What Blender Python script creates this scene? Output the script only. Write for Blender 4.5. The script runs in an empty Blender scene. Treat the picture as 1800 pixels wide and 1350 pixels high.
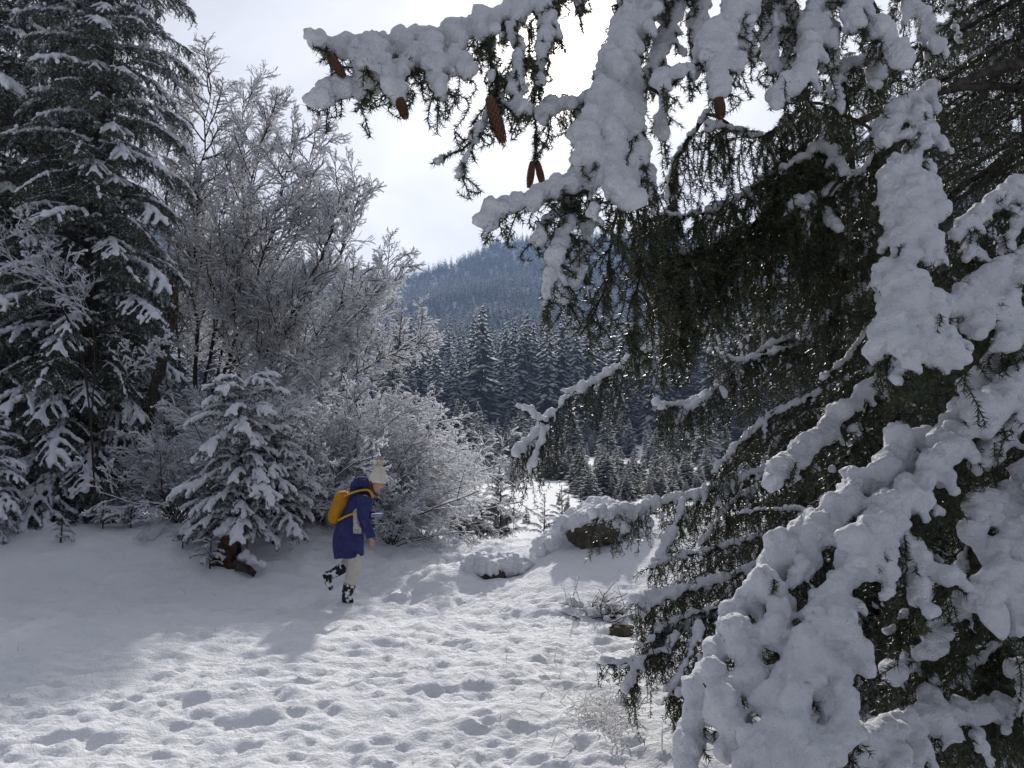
import bpy, math, random
import numpy as np
from mathutils import Vector, Matrix, Euler

random.seed(7); RS = np.random.RandomState(7)
scene = bpy.context.scene
COL = scene.collection

# ------------------------------------------------------------------ camera, sky, sun, exposure
PITCH = math.radians(5.8); FPX = 1350.0; EYE = 1.6
cam_d = bpy.data.cameras.new('camera'); cam = bpy.data.objects.new('camera', cam_d); COL.objects.link(cam)
cam_d.sensor_width = 36; cam_d.lens = 27; cam_d.clip_start = 0.05; cam_d.clip_end = 6000
cam.location = (0, 0, EYE); cam.rotation_euler = (math.pi/2 + PITCH, 0, 0)
scene.camera = cam
SUN_AZ = math.radians(4.6); SUN_EL = math.radians(29.2)          # azimuth to the right of +Y
SUN = Vector((math.sin(SUN_AZ)*math.cos(SUN_EL), math.cos(SUN_AZ)*math.cos(SUN_EL), math.sin(SUN_EL)))

w = bpy.data.worlds.new('World'); scene.world = w; w.use_nodes = True
nt = w.node_tree; nt.nodes.clear()
N = nt.nodes.new; LK = nt.links.new
sky = N('ShaderNodeTexSky'); sky.sky_type = 'NISHITA'; sky.sun_disc = False
sky.sun_elevation = SUN_EL; sky.sun_rotation = SUN_AZ; sky.air_density = 1.0; sky.dust_density = 1.0
bg1 = N('ShaderNodeBackground'); bg1.inputs['Strength'].default_value = 0.10; LK(sky.outputs[0], bg1.inputs[0])
tc = N('ShaderNodeTexCoord')
nrm = N('ShaderNodeVectorMath'); nrm.operation = 'NORMALIZE'; LK(tc.outputs['Generated'], nrm.inputs[0])
sep = N('ShaderNodeSeparateXYZ'); LK(nrm.outputs[0], sep.inputs[0])
def math_n(op, a, b=None, c=None, clamp=False):
    m = N('ShaderNodeMath'); m.operation = op; m.use_clamp = clamp
    for i, v in enumerate((a, b, c)):
        if v is None: continue
        if isinstance(v, (int, float)): m.inputs[i].default_value = v
        else: LK(v, m.inputs[i])
    return m.outputs[0]
# cloud sheet projected on a plane overhead
zc = math_n('ADD', math_n('MAXIMUM', sep.outputs[2], 0.0), 0.16)
cx = math_n('DIVIDE', sep.outputs[0], zc); cy = math_n('DIVIDE', sep.outputs[1], zc)
comb = N('ShaderNodeCombineXYZ'); LK(cx, comb.inputs[0]); LK(cy, comb.inputs[1])
n1 = N('ShaderNodeTexNoise'); LK(comb.outputs[0], n1.inputs['Vector']); n1.inputs['Scale'].default_value = 0.9
n1.inputs['Detail'].default_value = 7; n1.inputs['Roughness'].default_value = 0.55; n1.inputs['Distortion'].default_value = 0.5
n2 = N('ShaderNodeTexNoise'); LK(comb.outputs[0], n2.inputs['Vector']); n2.inputs['Scale'].default_value = 0.42
n2.inputs['Detail'].default_value = 5; n2.inputs['Roughness'].default_value = 0.5
dotn = N('ShaderNodeVectorMath'); dotn.operation = 'DOT_PRODUCT'; LK(nrm.outputs[0], dotn.inputs[0]); dotn.inputs[1].default_value = SUN
dpos = math_n('MAXIMUM', dotn.outputs['Value'], 0.0)
lum = math_n('MULTIPLY_ADD', math_n('POWER', dpos, 2.0), 0.80, 0.27)
lum = math_n('MULTIPLY_ADD', math_n('POWER', dpos, 60.0), 0.22, lum)
var = math_n('MULTIPLY_ADD', math_n('SUBTRACT', n1.outputs[0], 0.5), 1.7, 1.0)
lum = math_n('MULTIPLY', lum, var)
glow = math_n('MULTIPLY', math_n('POWER', dpos, 500.0), 4.0)
core = math_n('MULTIPLY', math_n('POWER', dpos, 9000.0), 22.0)
halo = math_n('ADD', glow, core)
crgb = N('ShaderNodeCombineXYZ')
LK(math_n('MULTIPLY_ADD', lum, 0.985, halo), crgb.inputs[0]); LK(math_n('MULTIPLY_ADD', lum, 0.985, math_n('MULTIPLY', halo, .9)), crgb.inputs[1]); LK(math_n('MULTIPLY_ADD', lum, 1.03, math_n('MULTIPLY', halo, .72)), crgb.inputs[2])
bg2 = N('ShaderNodeBackground'); LK(crgb.outputs[0], bg2.inputs[0]); bg2.inputs['Strength'].default_value = 1.0
cov = N('ShaderNodeMapRange'); LK(n2.outputs[0], cov.inputs[0]); cov.inputs[1].default_value = 0.30; cov.inputs[2].default_value = 0.48
cov.inputs[3].default_value = 0.55; cov.inputs[4].default_value = 0.97
mixw = N('ShaderNodeMixShader'); LK(cov.outputs[0], mixw.inputs[0]); LK(bg1.outputs[0], mixw.inputs[1]); LK(bg2.outputs[0], mixw.inputs[2])
wo = N('ShaderNodeOutputWorld'); LK(mixw.outputs[0], wo.inputs[0])

sd = bpy.data.lights.new('sun', 'SUN'); sd.energy = 4.0; sd.angle = math.radians(1.8); sd.color = (1.0, 0.955, 0.88)
so = bpy.data.objects.new('sun', sd); COL.objects.link(so); so.rotation_euler = SUN.to_track_quat('Z', 'Y').to_euler()
so.location = (0, 0, 30)
scene.view_settings.view_transform = 'Standard'; scene.view_settings.look = 'None'
scene.view_settings.gamma = 1; scene.view_settings.use_curve_mapping = False
scene.view_settings.exposure = 0.16
scene.cycles.max_bounces = 6; scene.cycles.diffuse_bounces = 3; scene.cycles.transparent_max_bounces = 4
scene.cycles.volume_bounces = 0

# ------------------------------------------------------------------ helpers
CP, SP = math.cos(PITCH), math.sin(PITCH)
def P(px, py, d):
    """world point seen at photo pixel (px,py), at distance d along +Y"""
    xc = (px-900)/FPX; yc = -(py-675)/FPX
    Y = CP - SP*yc; Z = SP + CP*yc
    t = d/Y
    return np.array((xc*t, d, EYE + Z*t))
def hsh(i, j, k):
    n = (i.astype(np.int64)*73856093) ^ (j.astype(np.int64)*19349663) ^ (k.astype(np.int64)*83492791)
    n = (n ^ (n >> 13)) * 1274126177
    n = n & 0x7fffffff
    n = (n ^ (n >> 16)) & 0xffff
    return n/65535.0
def vnoise(p):
    f = np.floor(p); u = p-f; u = u*u*(3-2*u); f = f.astype(np.int64)
    i, j, k = f[:, 0], f[:, 1], f[:, 2]; ux, uy, uz = u[:, 0], u[:, 1], u[:, 2]
    r = 0
    for a in (0, 1):
        for b in (0, 1):
            for c in (0, 1):
                wt = (ux if a else 1-ux)*(uy if b else 1-uy)*(uz if c else 1-uz)
                r = r + wt*hsh(i+a, j+b, k+c)
    return r-0.5
def fbm(p, o=3, g=0.5):
    r = 0; a = 1.0
    for q in range(o):
        r = r + a*vnoise(p*(2.03**q) + q*17.3); a *= g
    return r
def norm(v):
    return v/np.maximum(np.linalg.norm(v, axis=-1, keepdims=True), 1e-9)

def mesh(name, V, F, mats, smooth=False, midx=None):
    """F: (m,3) or (m,4) array"""
    me = bpy.data.meshes.new(name)
    V = np.ascontiguousarray(V, dtype=np.float32); F = np.ascontiguousarray(F, dtype=np.int32)
    k = F.shape[1]
    me.vertices.add(len(V)); me.vertices.foreach_set('co', V.ravel())
    me.loops.add(F.size); me.loops.foreach_set('vertex_index', F.ravel())
    me.polygons.add(len(F)); me.polygons.foreach_set('loop_start', np.arange(0, F.size, k, dtype=np.int32))
    if midx is not None: me.polygons.foreach_set('material_index', np.asarray(midx, dtype=np.int32))
    me.polygons.foreach_set('use_smooth', np.full(len(F), smooth, dtype=bool))
    for m in (mats if isinstance(mats, (list, tuple)) else [mats]): me.materials.append(m)
    me.update(calc_edges=True); me.validate()
    return me
def link(name, me, parent=None, loc=(0, 0, 0), **props):
    o = bpy.data.objects.new(name, me); COL.objects.link(o); o.location = loc
    if parent is not None: o.parent = parent
    for k, v in props.items(): o[k] = v
    return o
def thing(name, label, cat, loc=(0, 0, 0), group=None):
    o = bpy.data.objects.new(name, None); COL.objects.link(o); o.location = loc
    o.empty_display_size = 0.2
    o['label'] = label; o['category'] = cat
    if group: o['group'] = group
    return o
def dup(root, loc, rotz=0.0, scale=1.0, label=None, sz=None):
    r = root.copy(); COL.objects.link(r); r.location = loc; r.rotation_euler = (0, 0, rotz)
    r.scale = (scale, scale, scale*(sz or 1))
    if label: r['label'] = label
    for ch in list(root.children):
        c = ch.copy(); COL.objects.link(c); c.parent = r
        for g in list(ch.children):
            d = g.copy(); COL.objects.link(d); d.parent = c
    return r

def prisms(P0, P1, R0, R1, n=4):
    """open tapered prisms for many segments at once -> V, F(quads)"""
    P0 = np.asarray(P0, float); P1 = np.asarray(P1, float); m = len(P0)
    D = norm(P1-P0)
    up = np.where(np.abs(D[:, 2:3]) > 0.9, np.array([[1., 0, 0]]), np.array([[0, 0, 1.]]))
    A = norm(np.cross(D, up)); B = np.cross(A, D)
    th = np.arange(n)*2*math.pi/n
    ring = A[:, None, :]*np.cos(th)[None, :, None] + B[:, None, :]*np.sin(th)[None, :, None]
    V0 = P0[:, None, :] + ring*np.asarray(R0)[:, None, None]
    V1 = P1[:, None, :] + ring*np.asarray(R1)[:, None, None]
    V = np.concatenate([V0, V1], 1).reshape(-1, 3)
    b = (np.arange(m)*2*n)[:, None]; i = np.arange(n)[None, :]; j = (i+1) % n
    F = np.stack([b+i, b+j, b+n+j, b+n+i], -1).reshape(-1, 4)
    return V, F
def tube(pts, rad, n=10, cap=True, wob=0.0, seed=0):
    pts = np.asarray(pts, float); m = len(pts)
    T = norm(np.gradient(pts, axis=0))
    up = np.array([0, 0, 1.]) if abs(T[0][2]) < 0.9 else np.array([1., 0, 0])
    A = norm(np.cross(T, up)); B = np.cross(A, T)
    th = np.arange(n)*2*math.pi/n
    R = np.asarray(rad, float)[:, None]*np.ones(n)
    V = pts[:, None]+(A[:, None]*np.cos(th)[None, :, None]+B[:, None]*np.sin(th)[None, :, None])*R[:, :, None]
    V = V.reshape(-1, 3)
    if wob:
        V = V + wob*np.repeat(np.asarray(rad), n)[:, None]*np.stack([vnoise(V*6/max(rad[0], .01)*.1+seed+q*9) for q in range(3)], 1)*2
    F = []
    for i in range(m-1):
        for j in range(n):
            F.append((i*n+j, i*n+(j+1) % n, (i+1)*n+(j+1) % n, (i+1)*n+j))
    F = np.array(F)
    if cap:
        V = np.vstack([V, pts[0], pts[-1]]); a, b = len(V)-2, len(V)-1
        C = [(a, (j+1) % n, j, j) for j in range(n)] + [(b, (m-1)*n+j, (m-1)*n+(j+1) % n, (m-1)*n+(j+1) % n) for j in range(n)]
        tri = np.array([(c[0], c[1], c[2]) for c in C])
        F3 = np.vstack([F[:, [0, 1, 2]], F[:, [0, 2, 3]], tri])
        return V, F3
    return V, np.vstack([F[:, [0, 1, 2]], F[:, [0, 2, 3]]])
def join(parts):
    Vs, Fs, o = [], [], 0
    for V, F in parts:
        Vs.append(V); Fs.append(F+o); o += len(V)
    return np.vstack(Vs), np.vstack(Fs)
def resample(pts, step):
    pts = np.asarray(pts, float)
    seg = np.linalg.norm(np.diff(pts, axis=0), axis=1); s = np.concatenate([[0], np.cumsum(seg)])
    n = max(2, int(round(s[-1]/step))+1); q = np.linspace(0, s[-1], n)
    return np.stack([np.interp(q, s, pts[:, i]) for i in range(3)], 1), s[-1]
def smooth_poly(pts, it=2):
    pts = np.asarray(pts, float)
    for _ in range(it):
        a = pts[:-1]*0.75+pts[1:]*0.25; b = pts[:-1]*0.25+pts[1:]*0.75
        m = np.empty((len(a)*2, 3)); m[0::2] = a; m[1::2] = b
        pts = np.vstack([pts[:1], m, pts[-1:]])
    return pts

# icosphere template
def _ico(sub):
    import bmesh
    bm = bmesh.new(); bmesh.ops.create_icosphere(bm, subdivisions=sub, radius=1.0)
    V = np.array([v.co[:] for v in bm.verts]); F = np.array([[v.index for v in f.verts] for f in bm.faces]); bm.free()
    return V, F
ICO1 = _ico(1); ICO2 = _ico(2)
def blobs(C, R, ico=ICO2, flat=1.0):
    V, F = ico; C = np.asarray(C); R = np.asarray(R)
    VV = (V[None]*np.array([1, 1, flat])*R[:, None, None]+C[:, None]).reshape(-1, 3)
    FF = (F[None]+(np.arange(len(C))*len(V))[:, None, None]).reshape(-1, 3)
    return VV, FF
def remeshed(V, F, voxel, smooth_it=2):
    me = mesh('tmp', V, F, [])
    o = bpy.data.objects.new('tmp', me); COL.objects.link(o)
    r = o.modifiers.new('r', 'REMESH'); r.mode = 'VOXEL'; r.voxel_size = voxel; r.adaptivity = 0
    if smooth_it:
        s = o.modifiers.new('s', 'SMOOTH'); s.iterations = smooth_it; s.factor = 0.5
    dg = bpy.context.evaluated_depsgraph_get(); ev = o.evaluated_get(dg); m2 = ev.to_mesh()
    n = len(m2.vertices); co = np.empty(n*3, np.float32); m2.vertices.foreach_get('co', co)
    no = np.empty(n*3, np.float32); m2.vertices.foreach_get('normal', no)
    nl = len(m2.loops); vi = np.empty(nl, np.int32); m2.loops.foreach_get('vertex_index', vi)
    ok = nl == 4*len(m2.polygons)
    if ok: Fq = vi.reshape(-1, 4)
    else: Fq = np.array([list(p.vertices)[:4] if len(p.vertices) == 4 else list(p.vertices)+[p.vertices[-1]] for p in m2.polygons])
    ev.to_mesh_clear(); bpy.data.objects.remove(o); bpy.data.meshes.remove(me)
    return co.reshape(-1, 3).astype(float), no.reshape(-1, 3).astype(float), Fq
def snow_mesh(name, C, R, voxel, amp=0.25, scale=None, mat=None, ico=ICO1, sm=2):
    """lumpy snow body: union of balls, remeshed, with crumbly relief"""
    C = np.asarray(C); R = np.asarray(R)
    V, F = blobs(C, R*1.08, ico)
    co, no, Fq = remeshed(V, F, voxel, sm)
    if len(co) == 0: return None
    s = scale or 1.0/(voxel*7)
    d = fbm(co*s, 2, 0.6)*amp*voxel*6
    wv = co + 0.25/s*np.stack([vnoise(co*s*1.7+k*11) for k in range(3)], 1)
    d = d + (np.abs(vnoise(wv*s*1.3+3))-.13)*amp*voxel*14 + (np.abs(vnoise(wv*s*3.1+8))-.13)*amp*voxel*9
    co = co + no*d[:, None]
    return mesh(name, co, Fq, mat or M_SNOW, smooth=True)

# ------------------------------------------------------------------ materials
def mat(name, col, rough=0.7, spec=0.3):
    m = bpy.data.materials.new(name); m.use_nodes = True
    b = m.node_tree.nodes['Principled BSDF']; b.inputs['Base Color'].default_value = (*col, 1)
    b.inputs['Roughness'].default_value = rough; b.inputs['Specular IOR Level'].default_value = spec
    return m, b, m.node_tree
def add_noise_col(nt, b, c1, c2, scale, detail=4, coord='Object', lo=0.35, hi=0.65):
    t = nt.nodes.new('ShaderNodeTexCoord'); n = nt.nodes.new('ShaderNodeTexNoise'); n.inputs['Scale'].default_value = scale
    n.inputs['Detail'].default_value = detail; nt.links.new(t.outputs[coord], n.inputs['Vector'])
    r = nt.nodes.new('ShaderNodeValToRGB'); r.color_ramp.elements[0].position = lo; r.color_ramp.elements[1].position = hi
    r.color_ramp.elements[0].color = (*c1, 1); r.color_ramp.elements[1].color = (*c2, 1)
    nt.links.new(n.outputs[0], r.inputs[0]); nt.links.new(r.outputs[0], b.inputs['Base Color'])
    return t, n
def add_bump(nt, b, scale, dist, strength=1.0, detail=4, coord='Object'):
    t = nt.nodes.new('ShaderNodeTexCoord'); n = nt.nodes.new('ShaderNodeTexNoise'); n.inputs['Scale'].default_value = scale
    n.inputs['Detail'].default_value = detail; n.inputs['Roughness'].default_value = 0.65
    nt.links.new(t.outputs[coord], n.inputs['Vector'])
    u = nt.nodes.new('ShaderNodeBump'); u.inputs['Distance'].default_value = dist; u.inputs['Strength'].default_value = strength
    nt.links.new(n.outputs[0], u.inputs['Height']); nt.links.new(u.outputs[0], b.inputs['Normal'])
SNOW_C = (0.83, 0.85, 0.90)
M_SNOW, b, t_ = mat('snow', SNOW_C, 0.65, 0.2); add_bump(t_, b, 60, 0.022, 1.0, 8)
M_GROUND, b, t_ = mat('snow_cover', (0.84, 0.855, 0.89), 0.75, 0.06); add_bump(t_, b, 26, 0.030, 0.9, 7)
M_FROST, b, t_ = mat('frost', (0.88, 0.89, 0.92), 0.7, 0.2)
tl = t_.nodes.new('ShaderNodeBsdfTranslucent'); tl.inputs['Color'].default_value = (.88, .89, .92, 1); mx = t_.nodes.new('ShaderNodeMixShader'); mx.inputs[0].default_value = .60
t_.links.new(b.outputs[0], mx.inputs[1]); t_.links.new(tl.outputs[0], mx.inputs[2]); t_.links.new(mx.outputs[0], t_.nodes['Material Output'].inputs['Surface'])
M_NEEDLE, b, t_ = mat('needles', (0.035, 0.05, 0.02), 0.42, 0.5); add_noise_col(t_, b, (0.020, 0.033, 0.013), (0.055, 0.070, 0.026), 9)
b.inputs['Transmission Weight'].default_value = 0.0
M_NEEDLE_FAR, b, t_ = mat('needles_dark', (0.03, 0.043, 0.022), 0.6, 0.3); add_noise_col(t_, b, (0.020, 0.030, 0.015), (0.048, 0.060, 0.028), 3)
def frosted(nt_, b_, scale, lo, hi):
    old = b_.inputs['Base Color'].links[0].from_socket
    t = nt_.nodes.new('ShaderNodeTexCoord'); n = nt_.nodes.new('ShaderNodeTexNoise'); n.inputs['Scale'].default_value = scale; n.inputs['Detail'].default_value = 3
    nt_.links.new(t.outputs['Object'], n.inputs['Vector']); m = nt_.nodes.new('ShaderNodeMapRange'); m.inputs[1].default_value = lo; m.inputs[2].default_value = hi
    nt_.links.new(n.outputs[0], m.inputs[0]); x = nt_.nodes.new('ShaderNodeMix'); x.data_type = 'RGBA'
    nt_.links.new(m.outputs[0], x.inputs['Factor']); nt_.links.new(old, x.inputs['A']); x.inputs['B'].default_value = (.55, .57, .60, 1)
    nt_.links.new(x.outputs['Result'], b_.inputs['Base Color'])
frosted(t_, b, 16, .52, .72)
M_BARK, b, t_ = mat('bark', (0.08, 0.06, 0.045), 0.9, 0.15); add_noise_col(t_, b, (0.022, 0.018, 0.015), (0.075, 0.062, 0.052), 14); add_bump(t_, b, 40, 0.02)
M_TWIG, b, t_ = mat('twig', (0.045, 0.034, 0.028), 0.85, 0.2)
M_CONE, b, t_ = mat('cone', (0.115, 0.052, 0.028), 0.6, 0.3)
M_ROCK, b, t_ = mat('rock', (0.07, 0.06, 0.05), 0.9, 0.2); add_noise_col(t_, b, (0.035, 0.03, 0.024), (0.12, 0.10, 0.075), 6); add_bump(t_, b, 12, 0.05)
M_ROT, b, t_ = mat('rotten_wood', (0.16, 0.08, 0.035), 0.9, 0.15); add_noise_col(t_, b, (0.022, 0.016, 0.012), (0.10, 0.052, 0.026), 11); add_bump(t_, b, 18, 0.04)
M_GRASS, b, t_ = mat('dry_grass', (0.42, 0.34, 0.2), 0.8, 0.2)

# ------------------------------------------------------------------ ground
def sstep(a, b, x):
    t = np.clip((x-a)/(b-a), 0, 1); return t*t*(3-2*t)
HAZE_D = 0.00046
RIDGE_PX = np.array([-1500, 200, 400, 600, 720, 800, 870, 1000, 1250, 1500, 1800, 3500.])
RIDGE_PY = np.array([430, 420, 445, 478, 486, 460, 434, 424, 428, 420, 405, 400.])
def ground_far(x, y):
    r = np.sqrt(x*x+y*y); px = 900+1350*x/np.maximum(y, 1.0)
    px = np.where(y > 1, px, 3000*np.sign(x))
    e_top = np.interp(px, RIDGE_PX, (812-RIDGE_PY)/1350)
    rr = np.array([0, 25, 50, 80, 120, 150, 190, 250, 350, 450, 600, 900])
    ee = np.array([0, -0.012, -0.006, 0.008, 0.02, 0.032, 0.05, 0.077, 0.125, 0.16, 0.21, 0.2835])
    e = np.interp(r, rr, ee)
    e = e + (e_top-0.2835)*sstep(220, 900, r)
    z = e*np.minimum(r, 900)
    z = z - sstep(900, 1300, r)*60
    z = z + sstep(180, 500, r)*fbm(np.stack([x, y, 0*x], -1).reshape(-1, 3)/90., 3).reshape(x.shape)*16
    return z
def ground_near(x, y):
    z = np.zeros_like(x)
    # left bank
    z += 0.72*sstep(9.2, 11.7, y+0.25*np.sin(x*1.3)+0.3*sstep(-3.2, -6, x))*sstep(-1.9, -3.9, x-0.15*(y-10))
    # plateau behind the walker, dipping beyond
    pl = 0.32*sstep(9.6, 12.6, y)*sstep(-4.0, -2.2, x)
    z += pl*(1-sstep(13.2, 16.5, y))
    z *= 1-0.75*sstep(14.5, 22, y)
    # mound 1 just right of the walker
    z += 0.27*np.exp(-((x+0.95-0.25*(y-9.5))/0.62)**2)*sstep(8.8, 9.75, y+0.25*x)*(1-sstep(9.9, 11.2, y))
    # mound 2 with the boulders
    f = np.clip((y-(8.15+0.10*np.sin(x*2)))/2.6, 0, 1)
    z += 0.66*(f**0.85)*sstep(-0.75, 0.85, x-0.25*(y-9))*(1-0.55*sstep(3.0, 5, x))*(1-sstep(11.2, 13.6, y))
    # hollow in front
    z -= 0.05*np.exp(-((x+2.2)/0.7)**2-((y-8.6)/0.6)**2)
    return z
def ground_rough(x, y):
    p = np.stack([x, y, 0*x], -1).reshape(-1, 3)
    far = 1-sstep(20, 60, y).reshape(-1)
    wx = p.copy(); wx[:, 0] += 0.5*vnoise(p*0.9); wx[:, 1] += 0.5*vnoise(p*0.9+40)
    q = wx*np.array([1.6, 2.1, 1]); a = fbm(q, 2, 0.5)
    ridg = 0.5-np.abs(fbm(wx*np.array([3.2, 4.6, 1])+9, 2, 0.45))*1.6
    tuss = np.maximum(vnoise(wx*np.array([5.5, 6.5, 1])+3), 0)**1.5
    fine = fbm(p*np.array([13., 16., 1]), 2)
    bank = sstep(-2.6, -4.2, x).reshape(-1)*sstep(9.3, 10.2, y).reshape(-1)
    mnd = sstep(-0.4, 0.6, x).reshape(-1)*sstep(8.3, 8.9, y).reshape(-1)*(1-sstep(10.2, 11, y)).reshape(-1)
    k = 1-0.5*np.maximum(bank, mnd)
    path = 0.5+0.9*np.exp(-((x+0.3*(y-9.5)+1.6)/1.6)**2).reshape(-1)*sstep(7.5, 9, y).reshape(-1)
    ridg2 = 0.5-np.abs(fbm(wx*np.array([7.5, 10.5, 1])+31, 2, 0.5))*1.7
    pit = np.maximum(vnoise(wx*np.array([3.6, 5.2, 1])+51)-.14, 0)
    z = (0.080*a + 0.046*ridg + 0.034*ridg2 + 0.075*tuss - 0.055*pit + 0.028*fine*(0.6+path))*k*far + 0.10*vnoise(p*0.45)*far*0.6
    return z.reshape(x.shape)
HOLES = []      # footprints: x, y, heading, depth
def make_prints():
    L = []
    rs = np.random.RandomState(3)
    for i in range(16):         # walker's own track coming in from the left of the photograph
        L.append((-2.25-0.33*i*0.9, 9.02-0.10*i+0.12*(-1)**i, 0.15, 0.09))
    for i in range(14):
        L.append((-1.25+0.12*i, 9.5+0.34*i+0.1*(-1)**i, 1.2, 0.07))
    return L
HOLES = make_prints()
def ground_z(x, y):
    x = np.asarray(x, float); y = np.asarray(y, float)
    sh = x.shape; x = np.atleast_1d(x); y = np.atleast_1d(y)
    z = ground_far(x, y)+ground_near(x, y)+ground_rough(x, y)
    for (hx, hy, a, d) in HOLES:
        c, s = math.cos(a), math.sin(a); u = (x-hx)*c+(y-hy)*s; v = -(x-hx)*s+(y-hy)*c
        q = (u/0.17)**2+(v/0.09)**2
        z = z - d*np.exp(-q**1.5) + 0.35*d*np.exp(-((np.sqrt(q)-1.5)/0.4)**2)
    z = z - GZ0*(1-sstep(5, 14, np.hypot(x+1.9, y-9.2)))
    return z.reshape(sh)
GZ0 = 0.0
GZ0 = float(ground_z(np.array([-1.94]), np.array([9.2]))[0])*0.9
def gz(x, y): return float(ground_z(np.array([x]), np.array([y]))[0])
def build_ground():
    ny, nx = 450, 400
    vy = np.concatenate([np.linspace(-6, 3.0, 12, endpoint=False), 3.0*np.power(18/3.0, np.linspace(0, 1, ny-90)), 18*np.power(60/18, np.linspace(0, 1, 60))[1:], [75, 90, 105, 120, 136, 152]])
    u = np.linspace(-1, 1, nx); u = np.sign(u)*(np.abs(u)**1.05)
    X = u[None, :]*(2.0+np.maximum(vy, 0)[:, None]*0.95); Y = np.repeat(vy[:, None], nx, 1)
    Z = ground_z(X, Y)
    V = np.stack([X, Y, Z], -1).reshape(-1, 3); n = nx; m = len(vy)
    i = np.arange(m-1)[:, None]*n+np.arange(n-1)[None, :]
    F = np.stack([i, i+1, i+n+1, i+n], -1).reshape(-1, 4)
    link('ground', mesh('ground', V, F, M_GROUND, True), kind='structure')
    # valley floor and hills, one sheet further out, dropped slightly under the near sheet
    a = np.linspace(-math.pi, math.pi, 361); r = np.concatenate([[0.5, 10, 60, 110], np.linspace(140, 940, 100), [1000, 1080, 1180, 1300]])
    A, R = np.meshgrid(a, r); X = R*np.sin(A); Y = R*np.cos(A)
    Z = ground_far(X, np.where(Y > 1, Y, 1.0+0*Y)) - np.where((R < 150), 0.35, 0.0) - np.where(R < 70, 0.8, 0)
    back = 1-sstep(-0.2, 0.35, np.cos(A)); Z = Z*(1-back) + back*(-1.2)*(R < 2000) 
    V = np.stack([X, Y, Z], -1).reshape(-1, 3); n = len(a); m = len(r)
    i = np.arange(m-1)[:, None]*n+np.arange(n-1)[None, :]
    F = np.stack([i, i+n, i+n+1, i+1], -1).reshape(-1, 4)
    link('hills', mesh('hills', V, F, M_GROUND, True), kind='structure')
build_ground()

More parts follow.
